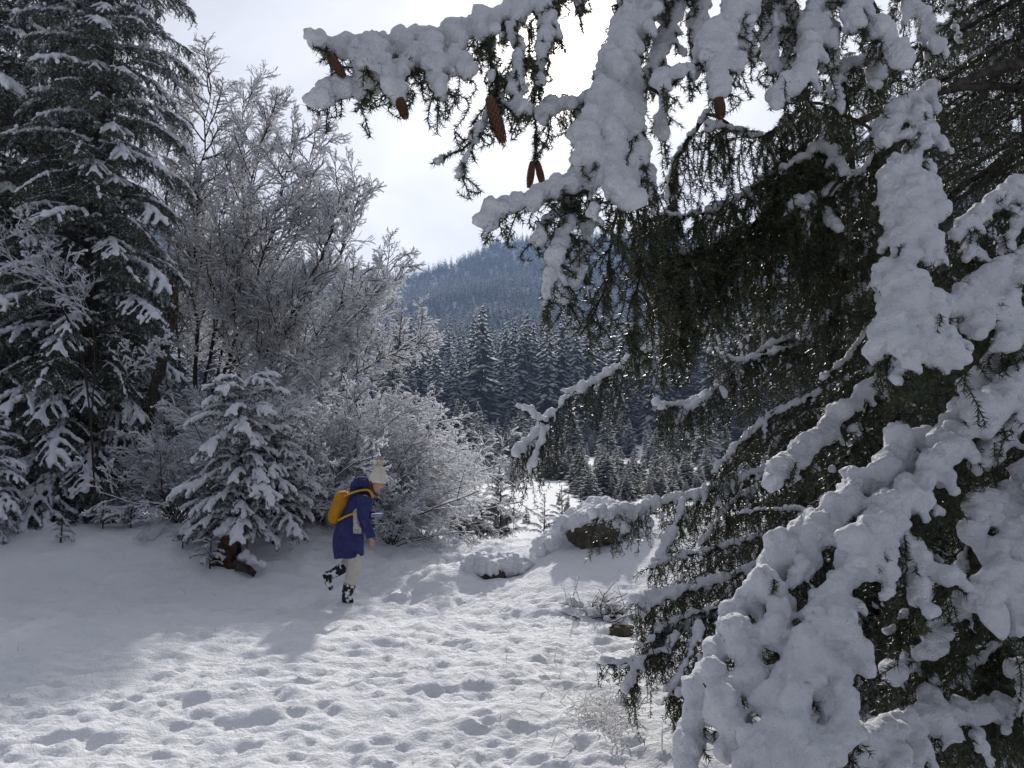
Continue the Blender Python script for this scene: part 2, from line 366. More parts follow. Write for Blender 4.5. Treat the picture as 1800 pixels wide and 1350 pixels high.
# ------------------------------------------------------------------ conifer growth
class Spray:
    def __init__(s, seed, nl=0.015, nw=0.0013, nstep=0.0022, hair=1.0):
        s.rs = np.random.RandomState(seed); s.w = []; s.t = []; s.s = []
        s.nl, s.nw, s.nstep, s.hair = nl, nw, nstep, hair
    def wood(s, pts, r0, r1):
        r = np.linspace(r0, r1, len(pts)); s.w.append((pts[:-1], pts[1:], r[:-1], r[1:]))
    def twig(s, pts, r=0.0015, needles=True):
        s.wood(pts, r, r*0.5)
        if needles: s.t.append(pts)
    def snow(s, pts, r0, r1, gapp=0.0, lift=0.7, wobble=0.3):
        q, L = resample(pts, max(min(r0, r1)*0.55, 0.006)); n = len(q)
        r = np.linspace(r0, r1, n)
        ph = s.rs.rand(3)*50
        nz = vnoise(q/(max(r0, .01)*2.2)+ph)*2
        r = r*(1+wobble*nz); r[-1] *= 0.8
        keep = (vnoise(q/(max(r0, .01)*5)+ph+9)+0.5) > gapp
        c = q+np.array([0, 0, 1.])*r[:, None]*lift + s.rs.randn(n, 3)*r[:, None]*0.22
        s.s.append((c[keep], r[keep]))
    def grow(s, pts, wr=0.012, snow=(0.05, 0.04), side=0.25, gap=0.07, hang=0.2, hgap=0.05, droop=0.35, sside=0.6, psnow=0.8,
             tw=0.09, tgap=0.045, gapp=0.0, start=0.0, lift=0.7, small=0.12, needles=True, subhang=0.4, tsnow=0.55):
        rs = s.rs; pts = smooth_poly(pts, 2); q, L = resample(pts, 0.03 if tw < .12 else 0.06)
        q[1:-1] += rs.randn(len(q)-2, 3)*0.003
        s.wood(q, wr, 0.0025)
        T = norm(np.gradient(q, axis=0))
        if needles: s.t.append(q[int(len(q)*max(start, 0.3)):])
        if snow: 
            k = int(len(q)*start); s.snow(q[k:], snow[0], snow[1], gapp, lift)
        up = np.array([0, 0, 1.])
        nb = max(1, int(L*(1-start)/gap)) if side > 0 else 0
        hangers = []
        for k in range(nb):
            u = start+(1-start)*(k+rs.rand())/nb; i = min(len(q)-1, int(u*(len(q)-1)))
            t = T[i]; lat = np.cross(t, up)
            if np.linalg.norm(lat) < 0.35: lat = lat+rs.randn(3)*0.5*np.array([1, 1, 0])
            lat = norm(lat)*(1 if k % 2 else -1)
            Lb = side*(0.35+0.65*min(1, (1-u)*2.2))*rs.uniform(0.7, 1.15)
            d = norm(0.75*t+0.7*lat+rs.randn(3)*0.13)
            v = np.linspace(0, 1, 7)[:, None]
            b = q[i]+d*Lb*v+np.array([0, 0, -1.])*droop*Lb*v**2
            s.twig(b, 0.003 if tw < .12 else 0.006, needles)
            if snow and rs.rand() < psnow:
                rr = (snow[0]*(1-u)+snow[1]*u)*sside*rs.uniform(0.7, 1.15)
                a0 = 0 if rs.rand() < 0.7 else 2
                s.snow(b[a0:], rr, rr*0.7, gapp*0.7, lift)
            if hang and rs.rand() < 0.8: hangers.append((b[3], Lb)); 
            if hang and rs.rand() < 0.7: hangers.append((b[5], Lb))
            nt_ = int(Lb/tgap)
            for m in range(nt_):
                uu = (m+0.6)/nt_; p = b[0]*(1-uu)+b[-1]*uu+np.array([0, 0, 1.])*0.25*droop*Lb*uu*(1-uu)
                l2 = norm(np.cross(d, up))*(1 if m % 2 else -1)
                e = norm(0.7*d+0.75*l2+np.array([0, 0, -0.25])+rs.randn(3)*0.12)
                lt = tw*(1-0.5*uu)*rs.uniform(.6, 1.2)
                c = p+e*lt*np.linspace(0, 1, 4)[:, None]+np.array([0, 0, -.3])*lt*(np.linspace(0, 1, 4)**2)[:, None]
                s.twig(c, 0.0016, needles)
                if snow and rs.rand() < psnow*tsnow:
                    rr = (snow[0]*(1-u)+snow[1]*u)*sside*0.55
                    s.snow(c[1:], rr, rr*0.7, gapp*.5, lift)
        if hang:
            for k in range(int(L*(1-start)/hgap)):
                i = int((start+(1-start)*rs.rand())*(len(q)-1)); hangers.append((q[i], 0.2))
        for p, _ in hangers:
            h = hang*rs.uniform(0.35, 1.0)*rs.uniform(.6, 1)
            v = np.linspace(0, 1, 6)[:, None]
            c = p+np.array([rs.randn()*0.12, rs.randn()*0.12, -1.])*h*v + rs.randn(3)*0.03*np.sin(v*3)
            s.twig(c, 0.0022, needles)
            nsub = int(h*subhang/0.04)
            for m in range(nsub):
                uu = (m+.5)/max(nsub, 1); pp = c[0]*(1-uu)+c[-1]*uu; a = rs.rand()*6.28
                e = norm(np.array([math.cos(a)*.6, math.sin(a)*.6, -0.8])); lt = tw*0.8*rs.uniform(.5, 1)
                s.twig(pp+e*lt*np.linspace(0, 1, 3)[:, None], 0.0014, needles)
            if snow and rs.rand() < small:
                s.snow(c[int(rs.rand()*3):][:3], snow[1]*rs.uniform(.3, .55), snow[1]*0.25, 0.2, 0.3)
    def needle_mesh(s, name, m):
        rs = s.rs; PP, DD = [], []
        for pts in s.t:
            if len(pts) < 2: continue
            L = np.linalg.norm(pts[-1]-pts[0])
            q, L = resample(pts, s.nstep/s.hair)
            if len(q) < 2: continue
            PP.append(q); DD.append(norm(np.gradient(q, axis=0)))
        if not PP: return None
        Pn = np.vstack(PP); D = np.vstack(DD); n = len(Pn)
        r = rs.randn(n, 3); r = norm(r-(r*D).sum(1, keepdims=True)*D)
        e = norm(D*rs.uniform(0.35, 0.8, (n, 1))+r*0.95)
        ln = s.nl*rs.uniform(0.7, 1.15, (n, 1))
        side = norm(np.cross(e, rs.randn(n, 3)))*s.nw
        V = np.stack([Pn-side, Pn+side, Pn+e*ln*0.6+side*0.8, Pn+e*ln], 1).reshape(-1, 3)
        i = (np.arange(n)*4)[:, None]
        F = np.concatenate([i+np.array([[0, 1, 2]]), i+np.array([[0, 2, 3]])]) if s.nw > 0.0022 else i+np.array([[0, 1, 3]])
        return mesh(name, V, F, m)
    def wood_mesh(s, name, m, n=4):
        A = [np.concatenate([x[k] for x in s.w]) for k in range(4)]
        V, F = prisms(*A, n=n); return mesh(name, V, F, m, True)
    def snow_arrays(s):
        if not s.s: return None
        return np.vstack([a for a, _ in s.s]), np.concatenate([b for _, b in s.s])

# ------------------------------------------------------------------ near spruce (right foreground), drawn limb by limb
TRUNK = np.array([3.15, 3.9, 0.0])
NEAR = []
def S(pts, d, snow=(0.05, 0.04), **k):
    """stroke from photo points; d = (near end, far end) distances along the stroke"""
    n = len(pts); ds = np.linspace(d[0], d[1], n)
    k['snow'] = snow; return (np.array([P(a, b_, c) for (a, b_), c in zip(pts, ds)]), k)
NEAR.append(('top bough reaching left', [
    S([(1250,-90),(1120,-60),(1000,-5),(900,40),(800,75),(715,100),(640,92),(590,100),(550,82)], (2.5,1.95), (0.05,0.04), side=.10, hang=.10, hgap=.06, psnow=.35, wr=.014, gap=.06),
    S([(735,105),(680,140),(610,172),(555,188)], (2.1,1.95), (0.034,0.036), side=.07, hang=.08, psnow=.3),
    S([(650,95),(668,130),(682,160)], (2.03,1.95), (0.034,0.03), side=.05, hang=.05, psnow=0, small=0),
    S([(622,95),(640,120),(650,135)], (2.0,1.95), (0.03,0.026), side=.04, hang=.05, psnow=.4),
    S([(725,100),(708,145),(698,190)], (2.08,1.98), (0.032,0.032), side=.05, hang=.06, psnow=0, small=0),
    S([(752,90),(762,130),(776,170)], (2.1,2.0), (0.036,0.022), side=.06, hang=.14, psnow=.3),
    S([(800,75),(806,110),(822,140)], (2.15,2.05), (0.034,0.03), side=.06, hang=.14, psnow=.3),
    S([(845,60),(860,90),(872,60)], (2.2,2.1), (0.034,0.026), side=.05, hang=.1, psnow=.3),
    S([(905,50),(912,120),(905,165),(918,205)], (2.2,2.05), (0.02,0.03), side=.05, hang=.08, psnow=.2),
    S([(858,60),(866,150),(858,200),(830,262),(806,318)], (2.15,1.95), (0.006,0.014), side=.07, hang=.06, psnow=.25, wr=.006, lift=1.0, gapp=.35),
    S([(862,160),(850,230),(815,262),(757,288)], (2.15,1.97), (0.006,0.008), side=.05, hang=.0, psnow=.2, wr=.004, gapp=.4),
    S([(866,120),(885,180),(905,205)], (2.15,2.05), (0.008,0.01), side=.06, hang=.08, psnow=.2, gapp=.4),
    S([(930,50),(937,130),(940,200),(945,285)], (2.3,2.2), (0.006,0.008), side=.03, hang=.05, psnow=.3, wr=.003, gapp=.5),
    S([(960,30),(965,80),(950,105)], (2.3,2.2), (0.03,0.02), side=.06, hang=.12, psnow=.5),
    S([(965,20),(958,90),(952,150)], (2.3,2.2), (0.022,0.016), side=.04, hang=.08, psnow=.5),
]))
NEAR.append(('bough under the sun', [
    S([(1240,-70),(1150,-10),(1110,60),(1085,110),(1080,160),(1072,215),(1045,280),(1010,345)], (2.5,2.1), (0.05,0.05), side=.12, hang=.12, wr=.014),
    S([(1095,-60),(1100,20),(1100,80),(1105,120)], (2.5,2.25), (0.045,0.05), side=.08, hang=.1, psnow=.6),
    S([(1090,100),(1060,110),(1100,150)], (2.3,2.2), (0.05,0.035), side=.06, hang=.08, psnow=.5),
    S([(1105,170),(1100,240),(1112,320)], (2.3,2.15), (0.05,0.05), side=.09, hang=.15),
    S([(1060,190),(1040,240),(1030,290)], (2.2,2.08), (0.045,0.05), side=.08, hang=.1),
    S([(1080,200),(1078,270),(1070,330),(1100,370)], (2.2,2.0), (0.05,0.045), side=.08, hang=.25),
    S([(1060,165),(1010,190),(965,188),(955,220)], (2.3,2.2), (0.024,0.028), side=.05, hang=.12, psnow=.4),
    S([(1030,335),(980,345),(920,362),(850,398)], (2.15,2.0), (0.042,0.032), side=.07, hang=.10, psnow=.25, wr=.009),
    S([(1120,250),(1135,310),(1125,350)], (2.4,2.3), (0.03,0.028), side=.07, hang=.5, hgap=.03),
    S([(1000,350),(1000,420),(975,470),(960,540)], (2.15,2.0), (0.022,0.022), side=.07, hang=.10, psnow=.5, wr=.006, lift=.9),
    S([(1040,370),(1035,440),(1015,480),(990,540)], (2.2,2.08), (0.02,0.022), side=.07, hang=.12, psnow=.4, wr=.006, lift=.9),
    S([(1020,360),(955,390),(945,440)], (2.15,2.05), (0.01,0.018), side=.07, hang=.08, psnow=.4, wr=.005),
    S([(1090,360),(1075,420),(1070,500),(1020,590)], (2.3,2.15), None, side=.08, hang=.14, wr=.006),
    S([(1120,360),(1130,430),(1120,520),(1110,620)], (2.4,2.3), (0.008,0.01), side=.10, hang=.22, wr=.006, gapp=.6, psnow=.1),
]))
NEAR.append(('curtain of hanging twigs', [
    S([(1420,250),(1330,330),(1240,380),(1150,380)], (2.9,2.5), (0.012,0.014), side=.16, hang=.55, hgap=.012, psnow=.1, gapp=.45, small=.2),
    S([(1400,330),(1300,420),(1200,450),(1120,450)], (2.9,2.5), (0.010,0.012), side=.16, hang=.5, hgap=.012, psnow=.1, gapp=.5, small=.2),
    S([(1420,180),(1340,250),(1290,230),(1240,220)], (2.8,2.5), (0.012,0.014), side=.12, hang=.42, hgap=.025, psnow=.2, gapp=.4),
    S([(1480,200),(1440,260),(1400,290),(1370,300)], (2.8,2.6), (0.014,0.016), side=.16, hang=.45, hgap=.016, psnow=.2, gapp=.3),
    S([(1560,250),(1500,320),(1440,350),(1390,370)], (2.8,2.6), (0.016,0.02), side=.16, hang=.5, hgap=.016, psnow=.3, gapp=.3),
    S([(1560,400),(1480,430),(1400,440)], (3.0,2.7), (0.014,0.018), side=.16, hang=.5, hgap=.02, psnow=.3, gapp=.3),
    S([(1240,200),(1180,290),(1170,350)], (2.7,2.6), (0.012,0.012), side=.10, hang=.35, hgap=.03, psnow=.2, gapp=.4),
    S([(1250,480),(1200,560),(1190,640)], (2.7,2.6), None, side=.14, hang=.2, hgap=.02),
]))
NEAR.append(('bough ending over the sky gap', [
    S([(1420,-70),(1340,-10),(1290,50),(1230,105),(1165,165)], (2.5,2.1), (0.055,0.04), side=.09, hang=.12, wr=.013),
    S([(1290,40),(1268,90),(1258,140),(1268,182)], (2.3,2.1), (0.05,0.05), side=.07, hang=.12),
    S([(1300,60),(1300,110),(1295,130)], (2.35,2.2), (0.045,0.03), side=.06, hang=.12),
    S([(1200,-40),(1185,40),(1155,110),(1135,150)], (2.6,2.4), (0.04,0.028), side=.07, hang=.12),
    S([(1140,-40),(1130,30),(1125,60)], (2.6,2.45), (0.05,0.04), side=.08, hang=.1),
    S([(1235,0),(1230,50),(1215,75)], (2.6,2.5), (0.035,0.03), side=.07, hang=.15),
    S([(1170,180),(1160,230),(1165,240)], (2.4,2.3), (0.02,0.026), side=.05, hang=.12),
]))
NEAR.append(('tall snowy drooping bough', [
    S([(1560,-80),(1470,-30),(1435,40),(1428,90),(1415,135),(1372,190)], (2.6,2.2), (0.05,0.045), side=.08, hang=.14, wr=.013),
    S([(1380,-40),(1360,30),(1350,80),(1365,130)], (2.6,2.4), (0.04,0.035), side=.08, hang=.12),
    S([(1450,60),(1455,100),(1450,130)], (2.5,2.4), (0.04,0.03), side=.06, hang=.14),
    S([(1390,10),(1395,60),(1380,100),(1400,130)], (2.6,2.5), (0.035,0.03), side=.06, hang=.12),
    S([(1560,60),(1520,112),(1480,125),(1462,160),(1480,200)], (2.6,2.4), (0.022,0.024), side=.08, hang=.25),
    S([(1460,270),(1470,290),(1490,310)], (2.7,2.6), (0.024,0.02), side=.07, hang=.2),
    S([(1440,370),(1450,390),(1480,410)], (2.7,2.6), (0.024,0.024), side=.08, hang=.2),
]))
NEAR.append(('bough slanting down to the right', [
    S([(1480,-60),(1510,10),(1545,70),(1600,120)], (2.5,2.3), (0.042,0.04), side=.07, hang=.12, wr=.012),
    S([(1500,0),(1502,40),(1505,60)], (2.4,2.3), (0.042,0.036), side=.05, hang=.14),
    S([(1560,-60),(1600,10),(1640,80),(1645,90)], (2.6,2.4), (0.034,0.034), side=.08, hang=.1),
    S([(1540,130),(1540,160)], (2.5,2.4), (0.03,0.024), side=.06, hang=.14),
    S([(1660,-60),(1675,20),(1690,80)], (2.7,2.6), (0.014,0.010), side=.04, hang=.06),
]))
NEAR.append(('upright snow pillar bough', [
    S([(1640,165),(1590,195),(1562,230),(1555,262)], (2.6,2.4), (0.035,0.04), side=.08, hang=.12, wr=.01),
    S([(1600,195),(1622,225),(1625,262)], (2.55,2.4), (0.036,0.024), side=.05, hang=.1),
    S([(1640,240),(1600,290),(1590,345),(1605,400),(1600,470),(1590,530),(1600,590),(1650,655)], (2.5,2.0), (0.055,0.055), side=.11, hang=.14, wr=.013),
    S([(1580,300),(1562,350),(1555,395)], (2.4,2.3), (0.036,0.036), side=.06, hang=.1),
    S([(1625,330),(1650,360),(1650,395)], (2.4,2.3), (0.034,0.03), side=.06, hang=.1),
    S([(1590,430),(1625,440),(1635,470)], (2.3,2.2), (0.05,0.04), side=.07, hang=.15),
    S([(1585,480),(1550,490),(1540,505)], (2.25,2.15), (0.04,0.028), side=.05, hang=.1),
    S([(1590,540),(1565,590),(1555,625)], (2.15,2.0), (0.055,0.045), side=.08, hang=.16),
    S([(1610,530),(1650,590),(1680,650)], (2.15,2.0), (0.055,0.045), side=.08, hang=.2),
    S([(1600,600),(1605,640),(1600,655)], (2.05,1.95), (0.05,0.04), side=.07, hang=.16),
]))
NEAR.append(('rimmed bough at the right edge', [
    S([(1900,330),(1800,345),(1750,365),(1705,395),(1685,425)], (2.6,2.35), (0.045,0.035), side=.09, hang=.18, wr=.012),
    S([(1720,390),(1712,430),(1700,465)], (2.45,2.35), (0.035,0.03), side=.06, hang=.15),
    S([(1800,350),(1790,400),(1770,440)], (2.5,2.4), (0.03,0.024), side=.06, hang=.15),
]))
NEAR.append(('second rimmed bough at the right edge', [
    S([(1920,420),(1820,460),(1745,500),(1690,540),(1640,575)], (2.5,2.2), (0.055,0.045), side=.10, hang=.18, wr=.012),
    S([(1800,480),(1780,530),(1760,570)], (2.4,2.25), (0.045,0.035), side=.07, hang=.12),
    S([(1740,500),(1735,560),(1720,600)], (2.35,2.2), (0.04,0.035), side=.07, hang=.15),
    S([(1840,520),(1800,580),(1760,620)], (2.4,2.2), (0.05,0.035), side=.08, hang=.12),
]))
NEAR.append(('great diagonal bough', [
    S([(1960,470),(1850,600),(1760,680),(1680,750),(1600,820),(1500,880),(1420,945),(1350,1030),(1290,1110),(1240,1190),(1215,1290),(1205,1370)], (2.45,1.85), (0.052,0.042), side=.10, hang=.14, wr=.02, psnow=.7),
    S([(1850,600),(1800,690),(1720,760)], (2.35,2.15), (0.06,0.055), side=.09, hang=.1),
    S([(1600,800),(1570,780),(1595,770)], (2.25,2.2), (0.04,0.035), side=.05, hang=.1),
    S([(1680,780),(1640,860),(1560,925),(1500,1000)], (2.2,1.95), (0.045,0.05), side=.07, hang=.12, wr=.012),
    S([(1560,920),(1510,1010),(1460,1090),(1420,1160),(1390,1230),(1340,1310),(1300,1380)], (2.05,1.7), (0.05,0.045), side=.09, hang=.12, wr=.012),
    S([(1470,1080),(1500,1150),(1520,1200)], (1.95,1.85), (0.05,0.04), side=.08, hang=.14),
    S([(1430,1160),(1480,1230),(1470,1290),(1440,1380)], (1.9,1.7), (0.045,0.045), side=.08, hang=.12),
    S([(1400,1200),(1400,1280),(1380,1370)], (1.85,1.7), (0.042,0.045), side=.08, hang=.10),
    S([(1560,930),(1600,980),(1650,1020),(1700,1045)], (2.05,1.95), (0.035,0.032), side=.06, hang=.16, wr=.008),
    S([(1590,990),(1620,1040),(1630,1085)], (2.05,1.95), (0.045,0.035), side=.06, hang=.16),
    S([(1540,960),(1565,1020),(1560,1050)], (2.0,1.9), (0.035,0.025), side=.05, hang=.16),
    S([(1500,880),(1490,940),(1470,970)], (2.15,2.05), (0.04,0.03), side=.06, hang=.12),
    S([(1440,930),(1430,990),(1400,1030)], (2.1,2.0), (0.04,0.035), side=.06, hang=.12),
    S([(1350,1040),(1370,1100),(1350,1140)], (2.0,1.9), (0.045,0.035), side=.06, hang=.12),
    S([(1280,1120),(1320,1180),(1300,1240)], (1.95,1.85), (0.045,0.04), side=.07, hang=.12),
    S([(1240,1200),(1290,1270),(1270,1330)], (1.9,1.8), (0.045,0.045), side=.07, hang=.1),
]))
NEAR.append(('heavy bough at the lower right', [
    S([(1990,720),(1880,850),(1800,940),(1760,1020),(1735,1100)], (2.3,1.95), (0.06,0.055), side=.12, hang=.2, wr=.015),
    S([(1900,800),(1830,830),(1760,900),(1700,950)], (2.3,2.1), (0.045,0.035), side=.09, hang=.2),
    S([(1900,640),(1830,700),(1780,760),(1720,830)], (2.4,2.2), (0.045,0.035), side=.09, hang=.25),
    S([(1850,880),(1820,960),(1800,1060),(1795,1120)], (2.1,1.95), (0.06,0.04), side=.08, hang=.16),
    S([(1900,1050),(1830,1150),(1810,1240)], (2.2,2.05), (0.05,0.035), side=.08, hang=.2),
    S([(1700,1050),(1650,1120),(1630,1160)], (2.2,2.1), (0.03,0.035), side=.07, hang=.3, hgap=.02),
    S([(1900,1000),(1780,1120),(1700,1180),(1640,1260)], (2.5,2.3), (0.012,0.016), side=.18, hang=.35, hgap=.015, psnow=.15, gapp=.4),
    S([(1900,1100),(1780,1200),(1700,1260),(1640,1330)], (2.5,2.3), (0.01,0.014), side=.18, hang=.35, hgap=.015, psnow=.12, gapp=.4),
    S([(1780,900),(1700,980),(1620,1050),(1560,1120)], (2.6,2.4), (0.01,0.014), side=.18, hang=.35, hgap=.015, psnow=.12, gapp=.4),
    S([(1750,700),(1650,800),(1580,900),(1500,960)], (2.7,2.5), (0.01,0.012), side=.18, hang=.32, hgap=.018, psnow=.1, gapp=.4),
]))
NEAR.append(('tapered bough pointing left', [
    S([(1720,560),(1600,640),(1530,690),(1460,760),(1410,805),(1362,855)], (2.9,2.45), (0.03,0.045), side=.09, hang=.14, wr=.011, psnow=.4),
    S([(1530,700),(1500,790),(1460,830)], (2.8,2.6), (0.01,0.01), side=.12, hang=.2, gapp=.5, psnow=.1),
    S([(1560,800),(1500,850),(1440,880)], (2.8,2.7), (0.01,0.01), side=.14, hang=.2, gapp=.4, psnow=.2),
]))
NEAR.append(('small bough above the tapered one', [
    S([(1680,420),(1560,470),(1510,520),(1460,560),(1412,592)], (3.0,2.75), (0.02,0.026), side=.08, hang=.16, wr=.009, psnow=.3),
    S([(1540,560),(1500,620),(1440,680)], (2.9,2.8), (0.012,0.012), side=.10, hang=.16, gapp=.3, psnow=.3),
    S([(1560,430),(1490,455),(1430,452)], (3.0,2.9), (0.02,0.026), side=.08, hang=.22, wr=.008, psnow=.4),
]))
NEAR.append(('bottom bough resting low', [
    S([(1800,1260),(1680,1270),(1590,1290),(1530,1320),(1490,1380)], (2.2,1.8), (0.03,0.055), side=.10, hang=.14, wr=.012),
    S([(1640,1250),(1610,1310),(1600,1380)], (2.1,1.9), (0.04,0.035), side=.08, hang=.14),
    S([(1620,1150),(1585,1190),(1570,1200)], (2.2,2.1), (0.02,0.026), side=.07, hang=.2),
]))

near_tree = thing('spruce_tree', 'huge near spruce filling the right side, its boughs loaded with thick snow and brown cones', 'tree', tuple(TRUNK))
def loc_(pts): return pts-TRUNK
n_tr = 26
zt = np.linspace(-0.3, 9.5, n_tr)
Vt, Ft = tube(np.stack([0.05*np.sin(zt), 0.05*np.cos(zt*1.3), zt], 1), np.linspace(0.24, 0.07, n_tr), 14, wob=0.5)
link('trunk', mesh('near_trunk', Vt, Ft, M_BARK, True), near_tree)
for bi, (lab, strokes) in enumerate(NEAR):
    sp = Spray(100+bi, nl=0.020, nw=0.0015, nstep=0.0014)
    p0 = strokes[0][0][0]
    dist = math.hypot(p0[0]-TRUNK[0], p0[1]-TRUNK[1])
    root = np.array([TRUNK[0], TRUNK[1], p0[2]+0.25*dist])
    mid = (root+p0)/2+np.array([0, 0, 0.12*dist])
    arc = smooth_poly(np.array([root, mid, p0]), 2)
    sp.wood(resample(arc, 0.1)[0], 0.03, 0.014)
    main = strokes[0][0]
    for si, (pts, k) in enumerate(strokes):
        if si > 0:                       # every stroke hangs on the limb it grows from
            allp = np.vstack([smooth_poly(x[0], 2) for x in strokes[:si]]+[arc])
            j = np.argmin(((allp-pts[0])**2).sum(1))
            q = np.array([allp[j], (allp[j]+pts[0])/2+np.array([0, 0, .02]), pts[0]])
            sp.wood(resample(smooth_poly(q, 1), 0.05)[0], k.get('wr', .01)*.8, k.get('wr', .01)*.7)
        sp.grow(pts, **{**dict(tw=.07, tgap=.040, gap=.05, gapp=.16 if len(pts) > 4 else .03, subhang=.6), **k})
    sp.w = [(a-TRUNK, b_-TRUNK, c, d) for a, b_, c, d in sp.w]
    sp.t = [a-TRUNK for a in sp.t]
    sp.s = [(a-TRUNK, b_*.80) for a, b_ in sp.s]
    br = link('branch', sp.wood_mesh('near_branch', M_BARK, 3), near_tree)
    nm = sp.needle_mesh('near_needles', M_NEEDLE); o = link('needles', nm, br); o['kind'] = 'stuff'
    C, R = sp.snow_arrays()
    link('snow', snow_mesh('near_snow', C, R, 0.0085, 0.26), br)

# dark inner boughs close to the trunk, without snow load
def inner_boughs():
    rs = np.random.RandomState(5)
    for g in range(7):
        sp = Spray(300+g, nl=0.02, nw=0.0020, nstep=0.0045)
        for q in range(5):
            az = math.radians(rs.uniform(150, 245)); L = rs.uniform(1.1, 1.9); z0 = rs.uniform(1.9, 4.6)
            if g >= 5: z0 = rs.uniform(0.5, 2.0)
            d = np.array([math.cos(az), math.sin(az)*-1*0.8, 0]); d = norm(d)
            u = np.linspace(0, 1, 6)[:, None]
            pts = np.array([0, 0, z0])+d*L*u+np.array([0, 0, -1])*(0.55*L*u**1.3)
            sp.grow(pts, wr=.022, snow=(0.006, 0.006), side=.32, gap=.085, hang=.22, hgap=.05, psnow=.08, gapp=.55, tw=.11, tgap=.065, start=.15)
        br = link('branch', sp.wood_mesh('inner_branch', M_BARK, 3), near_tree)
        o = link('needles', sp.needle_mesh('inner_needles', M_NEEDLE), br); o['kind'] = 'stuff'
        C, R = sp.snow_arrays(); link('snow', snow_mesh('inner_snow', C, R, 0.014, 0.2, sm=1), br)
inner_boughs()

# cones
def cone_mesh():
    V, F = [], []
    n, m = 15, 9
    Vc, Fc = tube([(0, 0, -i/14*0.115) for i in range(15)], [0.006+0.0095*math.sin(math.pi*min(1, (i+1.5)/15*1.02))**0.6 for i in range(15)], 9)
    parts = [(Vc, Fc)]
    sc = []
    for i in range(n):
        r = 0.008+0.011*math.sin(math.pi*min(1, (i+2)/17))**0.6; z = -0.004-i/n*0.108
        for j in range(m):
            a = (j+0.5*(i % 2))*2*math.pi/m; c, s = math.cos(a), math.sin(a); t = np.array([-s, c, 0])
            o = np.array([c*r, s*r, z]); tip = np.array([c*r*1.12, s*r*1.12, z-0.013])
            sc += [o-t*0.0055, o+t*0.0055, tip, o*np.array([.8, .8, 1])-np.array([0, 0, .001])]
    sc = np.array(sc); k = np.arange(len(sc)//4)[:, None]*4
    Fs = np.concatenate([k+np.array([[0, 2, 1]]), k+np.array([[0, 3, 2]]), k+np.array([[1, 2, 3]])])
    parts.append((sc, Fs))
    V, F = join(parts); return mesh('cone', V, F, M_CONE)
CM = cone_mesh()
def cone_at(a, b, lab=None, s=1.0):
    s = s*0.64
    a = np.array(a); b = np.array(b); d = Vector(b-a); L = d.length
    o = link('cone', CM, near_tree, tuple(a-TRUNK)); o.rotation_mode = 'QUATERNION'
    o.rotation_quaternion = (-d).to_track_quat('Z', 'Y'); k = L/0.115; o.scale = (k*s, k*s, k)
    return o
cone_at(P(860, 172, 2.03), P(884, 250, 1.98))
cone_at(P(700, 168, 1.98), P(713, 206, 1.93), s=1.25)
cone_at(P(578, 95, 1.97), P(604, 134, 1.94), s=1.2)
cone_at(P(936, 284, 2.2), P(930, 330, 2.2), s=1.25)
cone_at(P(944, 284, 2.22), P(955, 328, 2.22), s=1.25)
cone_at(P(1262, 168, 2.12), P(1268, 205, 2.06), s=1.3)
cone_at(P(1482, 470, 2.9), P(1478, 515, 2.9), s=.8)

# ------------------------------------------------------------------ shared branch templates for the mid-distance spruces
def branch_template(i, L, snow, nl, nw, nstep, hang, side, voxel, gap=.11, droop=.35, psnow=.85, arch=0.18, sag=0.28, tgap=.08, tw=.14, small=.05, gapp=.08, tsnow=.5, hgap=.05):
    sp = Spray(500+i, nl=nl, nw=nw, nstep=nstep)
    u = np.linspace(0, 1, 8)
    rs = sp.rs
    pts = np.stack([L*u, 0.05*L*np.sin(u*3+i), L*(arch*np.sin(u*math.pi*0.8)-sag*u**2+0.07*u**4)], 1)
    sp.grow(pts, wr=.02, snow=snow, side=side, gap=gap, hang=hang, hgap=hgap, tsnow=tsnow, droop=droop, psnow=psnow, sside=.8, tw=tw, tgap=tgap, start=.12, gapp=gapp, small=small, subhang=.6)
    wm = sp.wood_mesh('branch_%d' % i, M_BARK, 3); nm = sp.needle_mesh('needles_%d' % i, M_NEEDLE_FAR)
    C, R = sp.snow_arrays(); sm = snow_mesh('branch_snow_%d' % i, C, R, voxel, 0.22, sm=1)
    return wm, nm, sm
BIG = [branch_template(i, 2.0, (0.040, 0.046), 0.032, 0.0048, 0.0068, .38, .62, .020, gap=.075, tsnow=.22, psnow=.62, gapp=.15) for i in range(5)]
BIGLOW = [branch_template(10+i, 2.0, (0.018, 0.020), 0.032, 0.0048, 0.0068, .42, .58, .018, gap=.075, psnow=.28, gapp=.35, tsnow=.05) for i in range(3)]
def put_branch(tree, tpl, z, az, pitch, scale, sz=1.0):
    wm, nm, sm = tpl
    b = bpy.data.objects.new('branch', wm); COL.objects.link(b); b.parent = tree
    b.location = (0, 0, z); b.rotation_euler = Euler((0, -pitch, az), 'XYZ'); b.scale = (scale, scale, scale)
    n = bpy.data.objects.new('needles', nm); COL.objects.link(n); n.parent = b; n['kind'] = 'stuff'
    if sm is not None:
        s = bpy.data.objects.new('snow', sm); COL.objects.link(s); s.parent = b
    return b
